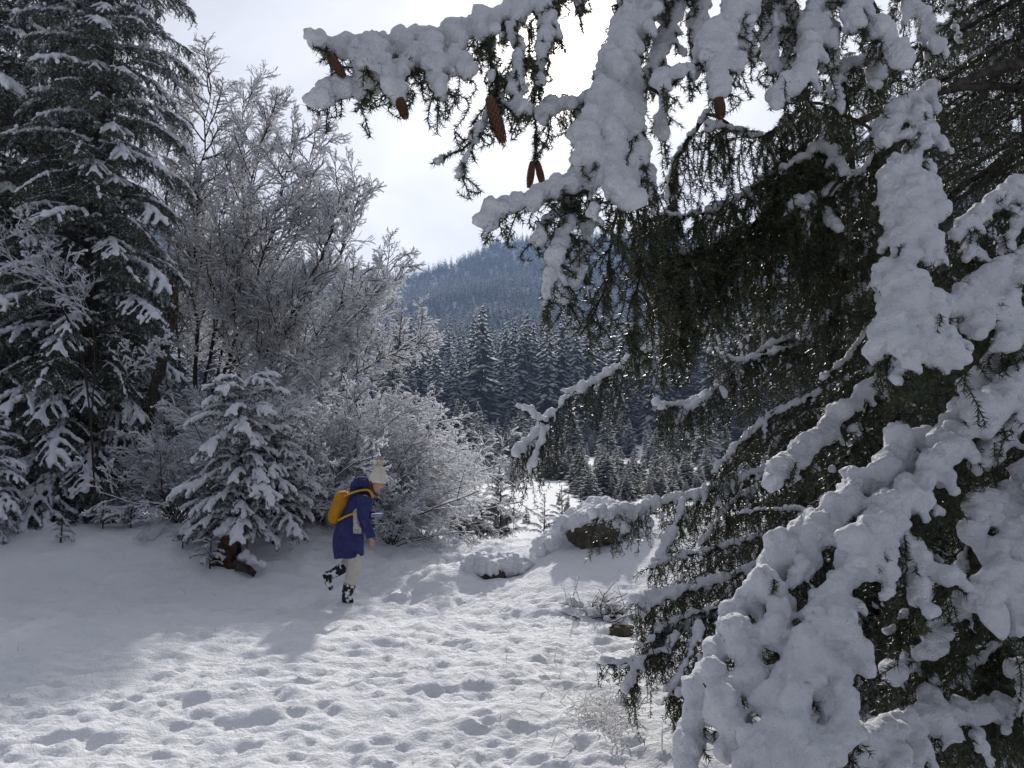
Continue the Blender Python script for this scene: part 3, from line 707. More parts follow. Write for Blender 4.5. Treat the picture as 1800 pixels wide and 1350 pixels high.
def big_spruce(label, x, y, H, Rb, nbr, seed, tr=0.16, zmin=0.2, tpls=BIG, lowmix=0.35, zmax=None, shape=0.55, group=None, az_ok=None, name='spruce_tree', pitch0=0.05):
    rs = np.random.RandomState(seed); z0 = gz(x, y)-0.05
    t = thing(name, label, 'tree', (x, y, z0), group)
    n = max(8, int(H*2)); zt = np.linspace(-0.2, H, n)
    V, F = tube(np.stack([0.03*np.sin(zt), 0.03*np.cos(zt), zt], 1), np.linspace(tr, 0.012, n), 9, wob=0.4, seed=seed)
    link('trunk', mesh('spruce_trunk', V, F, M_BARK, True), t)
    ga = 2.399963; zt_ = zmax or H
    for k in range(nbr):
        u = (k+0.5)/nbr; z = zmin+(H-zmin)*(1-(1-u)**0.85)
        if z > zt_: continue
        R = Rb*(max(0.0, 1-z/H)**shape)*rs.uniform(0.75, 1.15)
        if R < 0.08: R = .08
        az = k*ga+rs.uniform(-.4, .4)
        if az_ok and not az_ok(az % 6.283): continue
        pool = BIGLOW if rs.rand() < lowmix and tpls is BIG else tpls
        put_branch(t, pool[rs.randint(len(pool))], z, az, pitch0-0.35*(1-z/H)*rs.uniform(.3, 1.2)+rs.uniform(-.12, .1), R/2.0)
    return t
def at(px, d): return ((px-900)/FPX*d*1.0, d)
x, y = at(150, 12.8); big_spruce('tall snowy spruce at the left whose slim trunk shows, right of the darkest one', x, y, 18, 1.85, 330, 11, zmax=11.5)
x, y = at(-60, 13.6); big_spruce('tall dark spruce cut by the left edge of the view', x, y, 19, 2.5, 240, 12, lowmix=.5, zmax=12)
x, y = at(60, 16.2); big_spruce('dark spruce standing behind the two tall left spruces', x, y, 15, 2.6, 120, 13, lowmix=.8, zmax=14)
x, y = at(1520, 6.4); SEC = (x, y)
sec = big_spruce('dark spruce with drooping snow-rimmed limbs just behind the huge near spruce', x, y, 5.2, 1.75, 110, 14, lowmix=1.0, zmin=.15, tr=.12, shape=.45, pitch0=-.05)
x, y = at(1860, 8.5); big_spruce('tall dark thinly snowed spruce at the upper right edge', x, y, 15, 2.6, 120, 15, lowmix=1.0, zmax=10.5)

# long drawn limbs of the second spruce
SECL = [
 [S([(1420,560),(1250,560),(1130,620),(1060,668),(1000,695),(955,745),(930,785),(905,802)], (5.9,5.0), (0.036,0.042), side=.22, hang=.5, wr=.02),
  S([(1030,680),(1010,690),(990,690)], (5.2,5.1), (0.035,0.03), side=.05, hang=0),
  S([(960,745),(930,728),(907,716)], (5.1,5.0), (0.035,0.028), side=.05, hang=0, psnow=.2),
  S([(960,755),(945,790),(940,820)], (5.1,5.0), (0.035,0.03), side=.08, hang=.15)],
 [S([(1480,560),(1350,610),(1290,655),(1240,702),(1200,716),(1152,714)], (5.9,5.0), (0.03,0.03), side=.22, hang=.45, wr=.02),
  S([(1240,705),(1200,730),(1190,750)], (5.2,5.1), (0.03,0.028), side=.15, hang=.3)],
 [S([(1520,760),(1400,800),(1324,835),(1241,868),(1171,886),(1090,903),(1044,910)], (5.6,4.6), (0.026,0.04), side=.20, hang=.32, wr=.022, psnow=.6),
  S([(1140,893),(1110,920),(1080,930)], (4.9,4.7), (0.045,0.04), side=.10, hang=.15),
  S([(1200,885),(1180,950),(1150,1000)], (4.9,4.7), (0.03,0.028), side=.12, hang=.2)],
 [S([(1500,900),(1400,960),(1300,1010),(1220,1040),(1160,1045),(1112,1062)], (5.2,4.3), (0.026,0.034), side=.22, hang=.3, wr=.02),
  S([(1200,1040),(1150,1065),(1125,1082)], (4.5,4.3), (0.034,0.03), side=.12, hang=.25)],
 [S([(1500,950),(1400,1030),(1290,1070),(1200,1105),(1150,1140),(1110,1180),(1102,1225)], (5.0,4.0), (0.026,0.026), side=.22, hang=.3, wr=.02),
  S([(1200,1105),(1170,1150),(1080,1170),(1060,1165)], (4.3,4.1), (0.026,0.024), side=.10, hang=.12),
  S([(1230,1100),(1210,1160),(1180,1220)], (4.3,4.1), (0.026,0.022), side=.12, hang=.25),
  S([(1290,1150),(1230,1190),(1170,1215)], (4.4,4.1), (0.026,0.022), side=.12, hang=.25)],
 [S([(1560,480),(1450,500),(1400,492),(1350,505),(1310,515)], (6.0,5.2), (0.024,0.024), side=.18, hang=.35, wr=.016)],
 [S([(1500,600),(1420,600),(1350,625),(1290,640),(1245,618)], (6.0,5.2), (0.026,0.026), side=.2, hang=.35, wr=.016)],
 [S([(1560,640),(1420,700),(1340,740),(1290,790),(1255,830)], (5.8,5.0), (0.024,0.024), side=.2, hang=.35, wr=.016)],
 [S([(1500,380),(1400,390),(1330,400),(1240,420)], (6.0,5.4), (0.03,0.026), side=.2, hang=.35, wr=.016)],
 [S([(1480,860),(1380,930),(1280,960),(1190,980),(1140,1000)], (5.3,4.6), (0.018, 0.02), side=.28, hang=.42, wr=.018)],
 [S([(1480,1040),(1400,1130),(1330,1170),(1250,1190),(1190,1225)], (4.7,4.0), (0.02, 0.022), side=.26, hang=.3, wr=.018)],
 [S([(1520,830),(1420,830),(1330,850),(1270,900),(1230,960)], (5.6,4.9), (0.018, 0.02), side=.28, hang=.42, wr=.018)],
 [S([(1400,1000),(1300,1060),(1220,1080),(1165,1100),(1140,1130)], (4.8,4.2), (0.018, 0.02), side=.24, hang=.34, wr=.016)],
 [S([(1550,900),(1440,905),(1370,895),(1300,905)], (5.0,4.6), (0.022,0.02), side=.2, hang=.35, wr=.016)],
]
so_ = np.array(sec.location)
for bi, strokes in enumerate(SECL):
    sp = Spray(400+bi, nl=0.026, nw=0.0026, nstep=0.0085)
    p0 = strokes[0][0][0]; root = np.array([so_[0], so_[1], p0[2]+.2])
    sp.wood(resample(np.array([root, p0]), .15)[0], .03, .02)
    for si, (pts, k) in enumerate(strokes):
        sp.grow(pts, **{**dict(tw=.09, tgap=.06, gap=.055, hgap=.024, psnow=.32, sside=.6, gapp=.16, tsnow=.2, small=.15, subhang=.6), **k})
    sp.w = [(a-so_, b_-so_, c, d) for a, b_, c, d in sp.w]; sp.t = [a-so_ for a in sp.t]; sp.s = [(a-so_, b_*.74) for a, b_ in sp.s]
    br = link('branch', sp.wood_mesh('limb', M_BARK, 3), sec)
    o = link('needles', sp.needle_mesh('limb_needles', M_NEEDLE), br); o['kind'] = 'stuff'
    C, R = sp.snow_arrays(); link('snow', snow_mesh('limb_snow', C, R, 0.013, 0.22, sm=1), br)

# ------------------------------------------------------------------ small and young spruces
YOUNG = [branch_template(30+i, 1.0, (0.034, 0.052), 0.026, 0.0040, 0.006, .10, .34, .016, gap=.06, arch=.22, sag=.42, tgap=.06, tw=.10, droop=.5, psnow=.55, tsnow=.15, gapp=.22) for i in range(4)]
YOUNGT = [branch_template(35+i, 1.0, (0.009, 0.008), 0.030, 0.0050, 0.006, .03, .26, .010, gap=.10, arch=.02, sag=-.05, tgap=.07, tw=.08, droop=.05, psnow=.5, gapp=.35) for i in range(2)]
def young(label, x, y, H, Rb, nbr, seed, tpls=YOUNG, pitch=.12, group=None, name='young_spruce', k2=1.0, cat='tree', shape=.8, zmin=.08, sink=0.03, pmul=1.0, fork=False):
    rs = np.random.RandomState(seed); z0 = gz(x, y)-sink
    t = thing(name, label, cat, (x, y, z0), group)
    zt = np.linspace(-0.15, H, 8)
    V, F = tube(np.stack([0.02*H*np.sin(zt*2), 0.02*H*np.cos(zt*2), zt], 1), np.linspace(0.022*H**.5, 0.006, 8), 7)
    link('trunk', mesh('young_trunk', V, F, M_BARK, True), t)
    for k in range(nbr):
        u = (k+0.5)/nbr; z = zmin+(H*0.97-zmin)*u
        R = max(0.07, Rb*(1-z/H)**shape)*rs.uniform(.55, 1.25)
        b = put_branch(t, tpls[rs.randint(len(tpls))], z, k*2.4+rs.uniform(-.4, .4), (pitch+0.5*(z/H)**2+rs.uniform(-.12, .12))*pmul, R*k2)
    return t
# snowy small spruce leaning over the stump at the end of the bank
x, y = at(425, 10.3)
young('bushy small spruce loaded with snow above the rotten stump', x, y, 2.35, .80, 64, 41, pitch=-.0, shape=.18, zmin=.35, name='small_spruce')
x, y = at(486, 10.7)
young('smaller snowy spruce crowding the right flank of the bushy small spruce', x, y, 1.75, .66, 46, 40, pitch=-.02, shape=.25, zmin=.2, name='small_spruce')
x, y = at(375, 10.9)
young('low snow-covered spruce bush between the left spruces and the rotten stump', x, y, 1.25, .55, 34, 42, pitch=.0, shape=.5, name='small_spruce')
x, y = at(-8, 10.8)
young('small snowy spruce cut by the left edge of the view', x, y, 1.75, .62, 48, 43, pitch=-.05, shape=.5, name='small_spruce')
x, y = at(118, 10.8); young('tiny sapling with snow cushions standing alone on the left bank', x, y, .55, .24, 16, 44, pitch=.1, shape=.8)
x, y = at(190, 11.4); young('low snowy seedling bush, left one of the pair on the bank', x, y, .34, .30, 14, 45, pitch=.3, shape=.5)
x, y = at(238, 11.4); young('low snowy seedling bush, right one of the pair on the bank', x, y, .46, .36, 20, 46, pitch=.3, shape=.5)
x, y = at(330, 10.5); young('flattened seedling with a few snow lumps on the slope of the bank', x, y, .26, .28, 12, 47, pitch=.3, shape=.5)
x, y = at(392, 9.95); young('small snow-bent seedling in front of the rotten stump', x-.1, y, .42, .34, 18, 48, pitch=.2, shape=.5)
# clearing behind the ridge
x, y = at(878, 16.0); young('bushy young spruce, the tallest right behind the snow ridge', x, y, 1.62, .62, 60, 51, BIGLOW+BIG[:1], pitch=.458, k2=.5, shape=.75)
x, y = at(812, 15.2); young('dark low spruce bush at the right foot of the frosted shrubs', x, y, .78, .55, 34, 52, BIGLOW, pitch=.45, k2=.5, shape=.4)
x, y = at(845, 15.6); young('frosted slim young spruce beside the dark low bush', x, y, .95, .4, 30, 53, BIGLOW, pitch=.6, k2=.5, shape=.7)
x, y = at(985, 17.0); young('thin young spruce with a long bare leader behind the boulder mound', x, y, 1.25, .5, 28, 54, BIGLOW, pitch=.45, k2=.5, shape=.8)
x, y = at(955, 17.6); young('smaller thin young spruce left of the one with the long leader', x, y, 1.05, .42, 24, 55, BIGLOW, pitch=.45, k2=.5, shape=.8)
x, y = at(1018, 19.5); young('spindly sapling with few twigs right of the thin young spruces', x, y, 1.1, .28, 10, 56, YOUNGT, pitch=.6, shape=.7)
x, y = at(1137, 21.5); young('frosted young spruce seen above the boulder mound at its right', x, y, 1.35, .6, 26, 57, BIGLOW, pitch=.6, k2=.5, shape=.7)
x, y = at(850, 60); big_spruce('slender spruce rising right behind the frosted shrubs at the edge of the clearing', x, y, 6.2, 1.5, 60, 58, tr=.08, lowmix=.3, shape=.75)
x, y = at(690, 24); big_spruce('grey-white dense spruce half hidden behind the frosted tree', x, y, 5.0, 1.7, 80, 59, tr=.09, lowmix=.2, shape=.6)
x, y = at(600, 22); big_spruce('snowy spruce hidden deep behind the frosted tree', x, y, 4.6, 1.7, 70, 60, tr=.09, lowmix=.4, shape=.6)

# ------------------------------------------------------------------ far spruces: one mesh kind each, blades of snow over dark boughs
def far_spruce_mesh(seed, H=1.0, R=.17, tiers=26, frost=.6, per0=13):
    rs = np.random.RandomState(seed); V, F, MI = [], [], []
    for k in range(tiers):
        u = k/(tiers-1); z = H*(0.05+0.93*u); r = R*(1-u)**0.8+0.012; per = max(5, int(per0*(1-u*.55)))
        for j in range(per):
            a = rs.rand()*6.283; rr = r*rs.uniform(.65, 1.15); zz = z+rs.uniform(-.5, .5)*H*.9/tiers
            c, s = math.cos(a), math.sin(a); wd = rr*rs.uniform(.18, .30)+.006
            dz = -rr*rs.uniform(.15, .45)
            o = np.array([c*.01, s*.01, zz]); t = np.array([-s, c, 0])
            m = np.array([c*rr*.6, s*rr*.6, zz+dz*.45]); e = np.array([c*rr, s*rr, zz+dz])
            b = len(V); dn = np.array([0, 0, -0.012*H])
            V += [o, m-t*wd+dn*.6, e, m+t*wd+dn*.6, m+dn*1.6]
            F += [(b, b+1, b+4), (b+1, b+2, b+4), (b+2, b+3, b+4), (b+3, b, b+4)]; MI += [0]*4
            if rs.rand() < frost+.25*u:
                l = 0.008*H; b = len(V); k2 = rs.uniform(.7, 1.05); up = np.array([0, 0, l])
                V += [o*.3+m*.7-t*wd*k2*.2+up, m-t*wd*k2*.9+up*.5+dn*.3, e*.97+m*.03+up*.4, m+t*wd*k2*.9+up*.5+dn*.3, m+up*1.4]
                F += [(b, b+1, b+4), (b+1, b+2, b+4), (b+2, b+3, b+4), (b+3, b, b+4)]; MI += [1]*4
    b = len(V); q = 5
    for i in range(q): V.append(np.array([.012*math.cos(i*1.257), .012*math.sin(i*1.257), -.05]))
    V.append(np.array([0, 0, H*1.01]))
    for i in range(q): F.append((b+i, b+(i+1) % q, b+q)); MI.append(2)
    return mesh('far_spruce_%d' % seed, np.array(V), np.array(F), [M_NEEDLE_FAR, M_FROST, M_BARK], False, MI)
FAR = [far_spruce_mesh(s, frost=f) for s, f in ((1, .85), (2, .97), (3, .9), (4, .8))]
FARLOW = [far_spruce_mesh(10+s, tiers=13, per0=9, frost=f, R=.27) for s, f in ((1, .9), (2, 1), (3, .95))]
# hill forest positions
def forest():
    rs = np.random.RandomState(21)
    pts = []
    n = 30000
    r = np.sqrt(rs.uniform(150**2, 960**2, n)); a = rs.uniform(-.64, .72, n)
    X = r*np.sin(a); Y = r*np.cos(a)
    den = np.where(r < 330, 1.0, 0.85)
    keep = rs.rand(n) < den
    X, Y = X[keep], Y[keep]
    # thin to a minimum spacing with a coarse grid
    g = np.round(np.stack([X, Y], 1)/np.where(np.hypot(X, Y) < 330, 5.2, 5.0)[:, None]).astype(int)
    _, idx = np.unique(g[:, 0]*100000+g[:, 1], return_index=True)
    X, Y = X[idx], Y[idx]; Z = ground_far(X, Y)
    R = np.hypot(X, Y)
    Hh = rs.uniform(.6, 1.3, len(X))*np.where(R < 330, 22, 13.5)
    return X, Y, Z, Hh, R
FX, FY, FZ, FH, FR = forest()
pxs = 900+1350*FX/FY
vis = (pxs > 640) & (pxs < 1240)
order = np.argsort(np.where(vis, FR, 1e6))
tops = order[:290]; rest = order[290:]
FL = ['snow-dusted spruce in the forest belt across the clearing']
for n_, i in enumerate(tops):
    o = link('spruce_tree', FAR[n_ % 4], None, (FX[i], FY[i], FZ[i]-.3)); o.rotation_euler = (0, 0, random.random()*6.28)
    s = FH[i]; k = random.uniform(.8, 1.45); o.scale = (s*k, s*k, s); o.rotation_euler = (random.gauss(0, .03), random.gauss(0, .03), random.random()*6.28)
    o['label'] = FL[0]; o['category'] = 'tree'; o['group'] = 'spruces in the forest belt across the clearing'
def scatter(name, idx, meshes, kind='stuff', label=None, cat=None):
    """one object: points carrying shared tree meshes through geometry nodes"""
    me = bpy.data.meshes.new(name); me.vertices.add(len(idx))
    me.vertices.foreach_set('co', np.stack([FX[idx], FY[idx], FZ[idx]-.3], 1).astype(np.float32).ravel())
    at_ = me.attributes.new('tree_size', 'FLOAT', 'POINT'); at_.data.foreach_set('value', FH[idx].astype(np.float32))
    o = link(name, me, kind=kind)
    if label: o['label'] = label; o['category'] = cat
    ng = bpy.data.node_groups.new(name, 'GeometryNodeTree')
    ng.interface.new_socket('Geometry', in_out='INPUT', socket_type='NodeSocketGeometry')
    ng.interface.new_socket('Geometry', in_out='OUTPUT', socket_type='NodeSocketGeometry')
    gi = ng.nodes.new('NodeGroupInput'); go = ng.nodes.new('NodeGroupOutput'); L = ng.links.new
    iop = ng.nodes.new('GeometryNodeInstanceOnPoints'); L(gi.outputs[0], iop.inputs['Points'])
    g2i = ng.nodes.new('GeometryNodeGeometryToInstance')
    for m in reversed(meshes):
        src = bpy.data.objects.new('spruce_kind', m)
        oi = ng.nodes.new('GeometryNodeObjectInfo'); oi.inputs['Object'].default_value = src; oi.inputs['As Instance'].default_value = True
        L(oi.outputs['Geometry'], g2i.inputs[0])
    L(g2i.outputs[0], iop.inputs['Instance']); iop.inputs['Pick Instance'].default_value = True
    rv = ng.nodes.new('FunctionNodeRandomValue'); rv.data_type = 'FLOAT_VECTOR'
    rv.inputs[0].default_value = (0, 0, 0); rv.inputs[1].default_value = (0, 0, 6.283)
    L(rv.outputs[0], iop.inputs['Rotation'])
    na = ng.nodes.new('GeometryNodeInputNamedAttribute'); na.data_type = 'FLOAT'; na.inputs['Name'].default_value = 'tree_size'
    L(na.outputs[0], iop.inputs['Scale'])
    ri = ng.nodes.new('FunctionNodeRandomValue'); ri.data_type = 'INT'; ri.inputs[4].default_value = 0; ri.inputs[5].default_value = 99
    L(ri.outputs[2], iop.inputs['Instance Index'])
    L(iop.outputs[0], go.inputs[0])
    md = o.modifiers.new('scatter', 'NODES'); md.node_group = ng
    return o
scatter('forest', rest, FARLOW, label='distant wooded hillside of snow-covered spruces under the sky', cat='forest')

# young plantation at the far side of the clearing
rs = np.random.RandomState(31)
PL = []
for i in range(70):
    px = rs.uniform(950, 1230); d = rs.uniform(40, 85) if i > 24 else rs.uniform(38, 48)
    x, y = at(px, d)
    if px < 1010 and d < 60: d = 62; x, y = at(px, d)
    PL.append((x, y, rs.uniform(1.5, 3.1)*(1 if d > 44 else .75)))
for i in range(26):
    px = rs.uniform(860, 960); d = rs.uniform(85, 130); x, y = at(px, d); PL.append((x, y, rs.uniform(3, 6)))
for i in range(30):
    px = rs.uniform(700, 860); d = rs.uniform(60, 120); x, y = at(px, d); PL.append((x, y, rs.uniform(4, 7.5)))
for i in range(46):
    px = rs.uniform(870, 1330); d = rs.uniform(86, 140); x, y = at(px, d); PL.append((x, y, rs.uniform(2.5, 8.0)))
for i in range(16):
    px = rs.uniform(1180, 1340); d = rs.uniform(40, 80); x, y = at(px, d); PL.append((x, y, rs.uniform(1.6, 3.4)))
for i in range(30):
    px = rs.uniform(870, 1200); d = rs.uniform(22, 55); x, y = at(px, d); PL.append((x, y, rs.uniform(.35, .8)))
for i, (x, y, h) in enumerate(PL):
    o = link('young_spruce' if h < 4 else 'spruce_tree', FAR[rs.randint(4)], None, (x, y, gz(x, y)-.1)); o.rotation_euler = (rs.randn()*.05, rs.randn()*.05, rs.rand()*6.28)
    k = (2.1 if i < 70 or 171 < i < 188 else 1.5)*rs.uniform(.75, 1.3)
    o.scale = (h*k, h*k, h)
    lab = ('snowy young spruce of the dense plantation at the right side of the clearing' if i < 70 else
           'frosted spruce at the far end of the clearing' if i < 96 else
           'snow-dusted spruce beyond the frosted shrubs' if i < 126 else 'spruce of mixed size in front of the forest belt' if i < 172 else 'young spruce seen through the drooping limbs at the right' if i < 188 else 'tiny snowy sapling dotting the open clearing')
    o['label'] = lab; o['category'] = 'tree'; o['group'] = lab.replace('snowy young spruce', 'young spruces').replace('frosted spruce', 'frosted spruces').replace('snow-dusted spruce', 'spruces').replace('tiny snowy sapling', 'tiny saplings')

# ------------------------------------------------------------------ frosted bare trees and shrubs
class Bare:
    def __init__(s, seed): s.rs = np.random.RandomState(seed); s.W = []; s.F = []
    def add(s, pts, r0, r1, fr, cap=None):
        r = np.linspace(r0, r1, len(pts))
        if len(pts) > 3 or s.rs.rand() < .15: s.W.append((pts[:-1], pts[1:], r[:-1], r[1:]))
        D = norm(np.diff(pts, axis=0)); flat = np.clip(1-np.abs(D[:, 2])*0.75, .15, 1)
        f = fr*(0.6+0.8*s.rs.rand(len(D)))*flat
        f = np.maximum(f, 0.0015)
        up = np.array([0, 0, 1.])
        rr = (r[:-1]+r[1:])/2
        if cap: f = np.minimum(f, cap)
        a = pts[:-1]+up*(rr+f*.55)[:, None]; b = pts[1:]+up*(rr+f*.55)[:, None]
        s.F.append((a, b, f, f*.85))
    def grow(s, p, d, L, r, lev, fr, trop=0.12, wob=.22, kids=(9, 8, 6), klen=(.42, .42, .45), ang=.75):
        rs = s.rs; n = max(3, int(L/(.22 if lev == 0 else .12 if lev == 1 else .07))+1); n = min(n, 12)
        if lev >= len(kids): n = 2
        pts = [np.array(p)]; dd = np.array(d)
        for i in range(n):
            dd = norm(dd+rs.randn(3)*wob*.5+np.array([0, 0, trop])); pts.append(pts[-1]+dd*L/n)
        pts = np.array(pts)
        s.add(pts, r, r*.45, fr)
        if lev < len(kids):
            s.kids(pts, L, r, lev, fr, trop, wob, kids, klen, ang)
        return pts
    def kids(s, pts, L, r, lev, fr, trop, wob, kids, klen, ang):
        rs = s.rs; m = kids[lev]; n = len(pts)-1
        for k in range(m):
            u = .18+.82*(k+rs.rand())/m; i = min(n-1, int(u*n)); fu = u*n-i
            q = pts[i]*(1-fu)+pts[i+1]*fu; t = norm(pts[min(i+1, n)]-pts[i])
            a = norm(np.cross(t, rs.randn(3))); e = norm(t*math.cos(ang)+a*math.sin(ang))
            s.grow(q, e, L*klen[lev]*(1.15-.6*u)*rs.uniform(.7, 1.25), r*.42, lev+1, fr, trop, wob, kids, klen, ang)
    def build(s, parent, name='branch', org=np.zeros(3), wn=4, fn=4):
        A = [np.concatenate([x[k] for x in s.W]) for k in range(4)]; A[0] = A[0]-org; A[1] = A[1]-org
        V, F = prisms(*A, n=wn); b = link(name, mesh('bare_'+name, V, F, M_TWIG, True), parent)
        A = [np.concatenate([x[k] for x in s.F]) for k in range(4)]; A[0] = A[0]-org; A[1] = A[1]-org
        V, F = prisms(*A, n=fn); o = link('snow', mesh('bare_snow', V, F, M_FROST, True), b)
        return b
def pp(l, d): return smooth_poly(np.array([P(a, b_, d if not isinstance(d, tuple) else d[0]+(d[1]-d[0])*i/(len(l)-1)) for i, (a, b_) in enumerate(l)]), 2)
bx, by = at(345, 16.2); org = np.array([bx, by, gz(bx, by)-.1])
ft = thing('frosted_tree', 'large leafless tree with every twig coated in frost, right of the tall spruces', 'tree', tuple(org))
STEMS = [
 ([(345,940),(343,700),(348,560),(345,430),(352,300),(372,150)], 16.2, .07),
 ([(348,940),(350,740),(375,600),(400,470),(440,330),(480,190)], (16.2,15.8), .065),
 ([(350,940),(360,760),(420,620),(480,480),(530,340),(555,250)], (16.2,16.4), .06),
 ([(352,940),(370,780),(440,660),(520,540),(580,430),(600,330)], (16.2,15.6), .055),
 ([(352,940),(380,790),(470,690),(570,600),(650,520),(700,455)], (16.2,16.0), .05),
 ([(354,940),(400,820),(500,730),(600,670),(680,630),(738,590)], (16.2,15.5), .05),
 ([(345,940),(330,760),(315,620),(300,480),(290,360),(300,220)], (16.2,16.8), .05),
 ([(345,940),(325,800),(290,680),(262,560),(250,450),(262,380)], (16.2,15.4), .045),
 ([(352,940),(390,820),(480,760),(560,700),(640,560),(680,440)], (16.2,17.0), .045),
 ([(352,930),(420,820),(520,760),(620,690),(690,560),(722,500)], (16.2,15.9), .045),
 ([(352,930),(400,740),(490,600),(560,500),(600,400),(585,300)], (16.2,15.8), .045),
 ([(345,930),(350,720),(390,560),(450,420),(500,260),(495,170)], (16.2,16.6), .045),
 ([(350,930),(370,700),(410,540),(430,400),(425,280),(428,160)], (16.2,16.9), .05),
]
GROWN = []
for i, (l, d, r) in enumerate(STEMS):
    if i in (7, 8, 9, 10, 11):
        src = GROWN[{7: 6, 8: 4, 9: 4, 10: 3, 11: 2}[i]]; c_ = src.copy(); COL.objects.link(c_); c_.parent = ft
        c_.rotation_euler = (0, 0, math.radians({7: -40, 8: 28, 9: -14, 10: 18, 11: -24}[i])); k_ = {7: .85, 8: .95, 9: .9, 10: 1.05, 11: .97}[i]; c_.scale = (k_, k_, k_)
        for g_ in list(src.children):
            e_ = g_.copy(); COL.objects.link(e_); e_.parent = c_
        continue
    B = Bare(600+i); pts = pp(l, d); pts, L = resample(pts, .3)
    pts[1:-1] += B.rs.randn(len(pts)-2, 3)*.025
    B.add(pts, r, .012, .028)
    sub = pts[int(len(pts)*.28):]
    B.kids(sub, L*.42, r*.7, 0, .0175, .07, .28, (29, 12, 7), (.42, .46, .46), .78)
    GROWN.append(B.build(ft, 'branch', org, 3, 3))
# left frosted sprays hanging in front of the tall spruce
# shrubs: three kinds built once, then copied
def shrub(label, seed, H, n, group=None, spread=.9, kids=(9, 6, 5)):
    t = thing('frosted_shrub', label, 'shrub', (0, 0, 0), group)
    rs = np.random.RandomState(seed)
    for g in range(3):
        B = Bare(seed*10+g)
        for k in range(n):
            a = rs.rand()*6.283; e = rs.uniform(.15, spread)
            d = norm(np.array([math.cos(a)*e, math.sin(a)*e, 1-.35*e]))
            B.grow(np.array([rs.randn()*.08, rs.randn()*.08, 0]), d, H*rs.uniform(.7, 1.1), .014, 0, .0165, -.05*e, .25, kids, (.45, .42, .42), .7)
        B.build(t, 'branch', np.zeros(3), 3, 3)
    return t
SH = [('arching frosted shrub right behind the walker, left of her backpack', 520, 11.6, 1.9, 61),
      ('tall frosted shrub between the small spruce and the walker', 585, 12.6, 2.3, 62),
      ('dense frosted shrub above the bent walker in the blue coat', 650, 12.8, 2.2, 63)]
protos = []
for lab, px, d, H, sd_ in SH:
    x, y = at(px, d); t = shrub(lab, sd_, H, 7); t.location = (x, y, gz(x, y)-.05); protos.append(t)
COPY = [('spreading frosted shrub right of the walker at the edge of the ridge', 690, 13.4, .85, 0, .5),
        ('low frosted shrub at the right end of the shrub row', 752, 14.0, .52, 1, 2.2),
        ('upright frosted shrub whose top stands against the forest belt', 712, 15.5, 1.1, 2, 4.0),
        ('frosted shrub nearest the slim spruce at the right of the row', 775, 19.5, .7, 0, 1.5),
        ('frosted shrub deep in the gap between small spruce and tall shrub', 470, 13.6, 1.1, 1, 3.1),
        ('frosted shrub hidden at the back of the row below the bare tree', 620, 15.6, 1.3, 2, .7),
        ('frosted shrub behind the top of the small snowy spruce', 400, 12.8, 1.05, 0, 2.6),
        ('frosted shrub against the dark foot of the tall spruce', 320, 12.0, .8, 2, 5.2),
        ('pale frosted bush beyond the ridge, first left of the slender spruce', 742, 27, 1.0, 0, 2.2),
        ('pale frosted bush beyond the ridge close under the slender spruce', 800, 33, 1.1, 1, .9),
        ('pale frosted bush beyond the ridge at the foot of the forest belt', 770, 42, 1.5, 2, 1.9),
        ('far frosted bush right of the slender spruce at the clearing edge', 905, 52, 1.1, 0, 4.4),
        ('frosted shrub low behind the walker hips', 565, 12.2, .75, 1, .2),
        ('frosted shrub low in front of the row right of the walker', 690, 12.4, .62, 2, 3.6)]
for lab, px, d, s, k, rz in COPY:
    x, y = at(px, d); dup(protos[k], (x, y, gz(x, y)-.05), rz, s, lab)
# leaning broken trunk
bt = thing('broken_trunk', 'dark leaning broken tree trunk with a reddish splintered top between spruce and frosted tree', 'dead tree', tuple(P(245, 900, 12.6)))
o_ = np.array(bt.location)
V, F = tube(resample(pp([(235,920),(262,700),(285,620),(300,560),(305,505)], 12.6), .15)[0]-o_, np.linspace(.15, .06, len(resample(pp([(235,920),(262,700),(285,620),(300,560),(305,505)], 12.6), .15)[0])), 10, wob=.7)
link('trunk', mesh('broken_trunk', V, F, M_BARK, True), bt)
V, F = tube(resample(pp([(283,625),(298,570),(310,540),(300,492)], 12.52), .06)[0]-o_, np.linspace(.06, .035, len(resample(pp([(283,625),(298,570),(310,540),(300,492)], 12.52), .06)[0])), 8, wob=.9)
link('splinter', mesh('splinter', V, F, M_ROT, True), bt)
# bare frosted branches at the far left in front of the spruces
lt = thing('frosted_sapling', 'leafless frosted sapling reaching across the dark spruce at the far left', 'tree', tuple(P(120, 900, 11.8)))
o_ = np.array(lt.location)
for i, l in enumerate([[(170,900),(160,760),(150,620),(100,520),(40,460),(-20,430)], [(165,800),(150,640),(110,540),(75,450),(60,400)], [(160,760),(170,600),(150,520),(80,470)], [(165,820),(200,700),(240,640),(290,600)]]):
    B = Bare(800+i); pts, L = resample(pp(l, 11.6), .2); B.add(pts, .018, .006, .016)
    B.kids(pts[len(pts)//2:], L*.45, .010, 0, .022, .03, .3, (11, 6, 3), (.4, .45, .45), .8); B.build(lt, 'branch', o_, 3, 3)

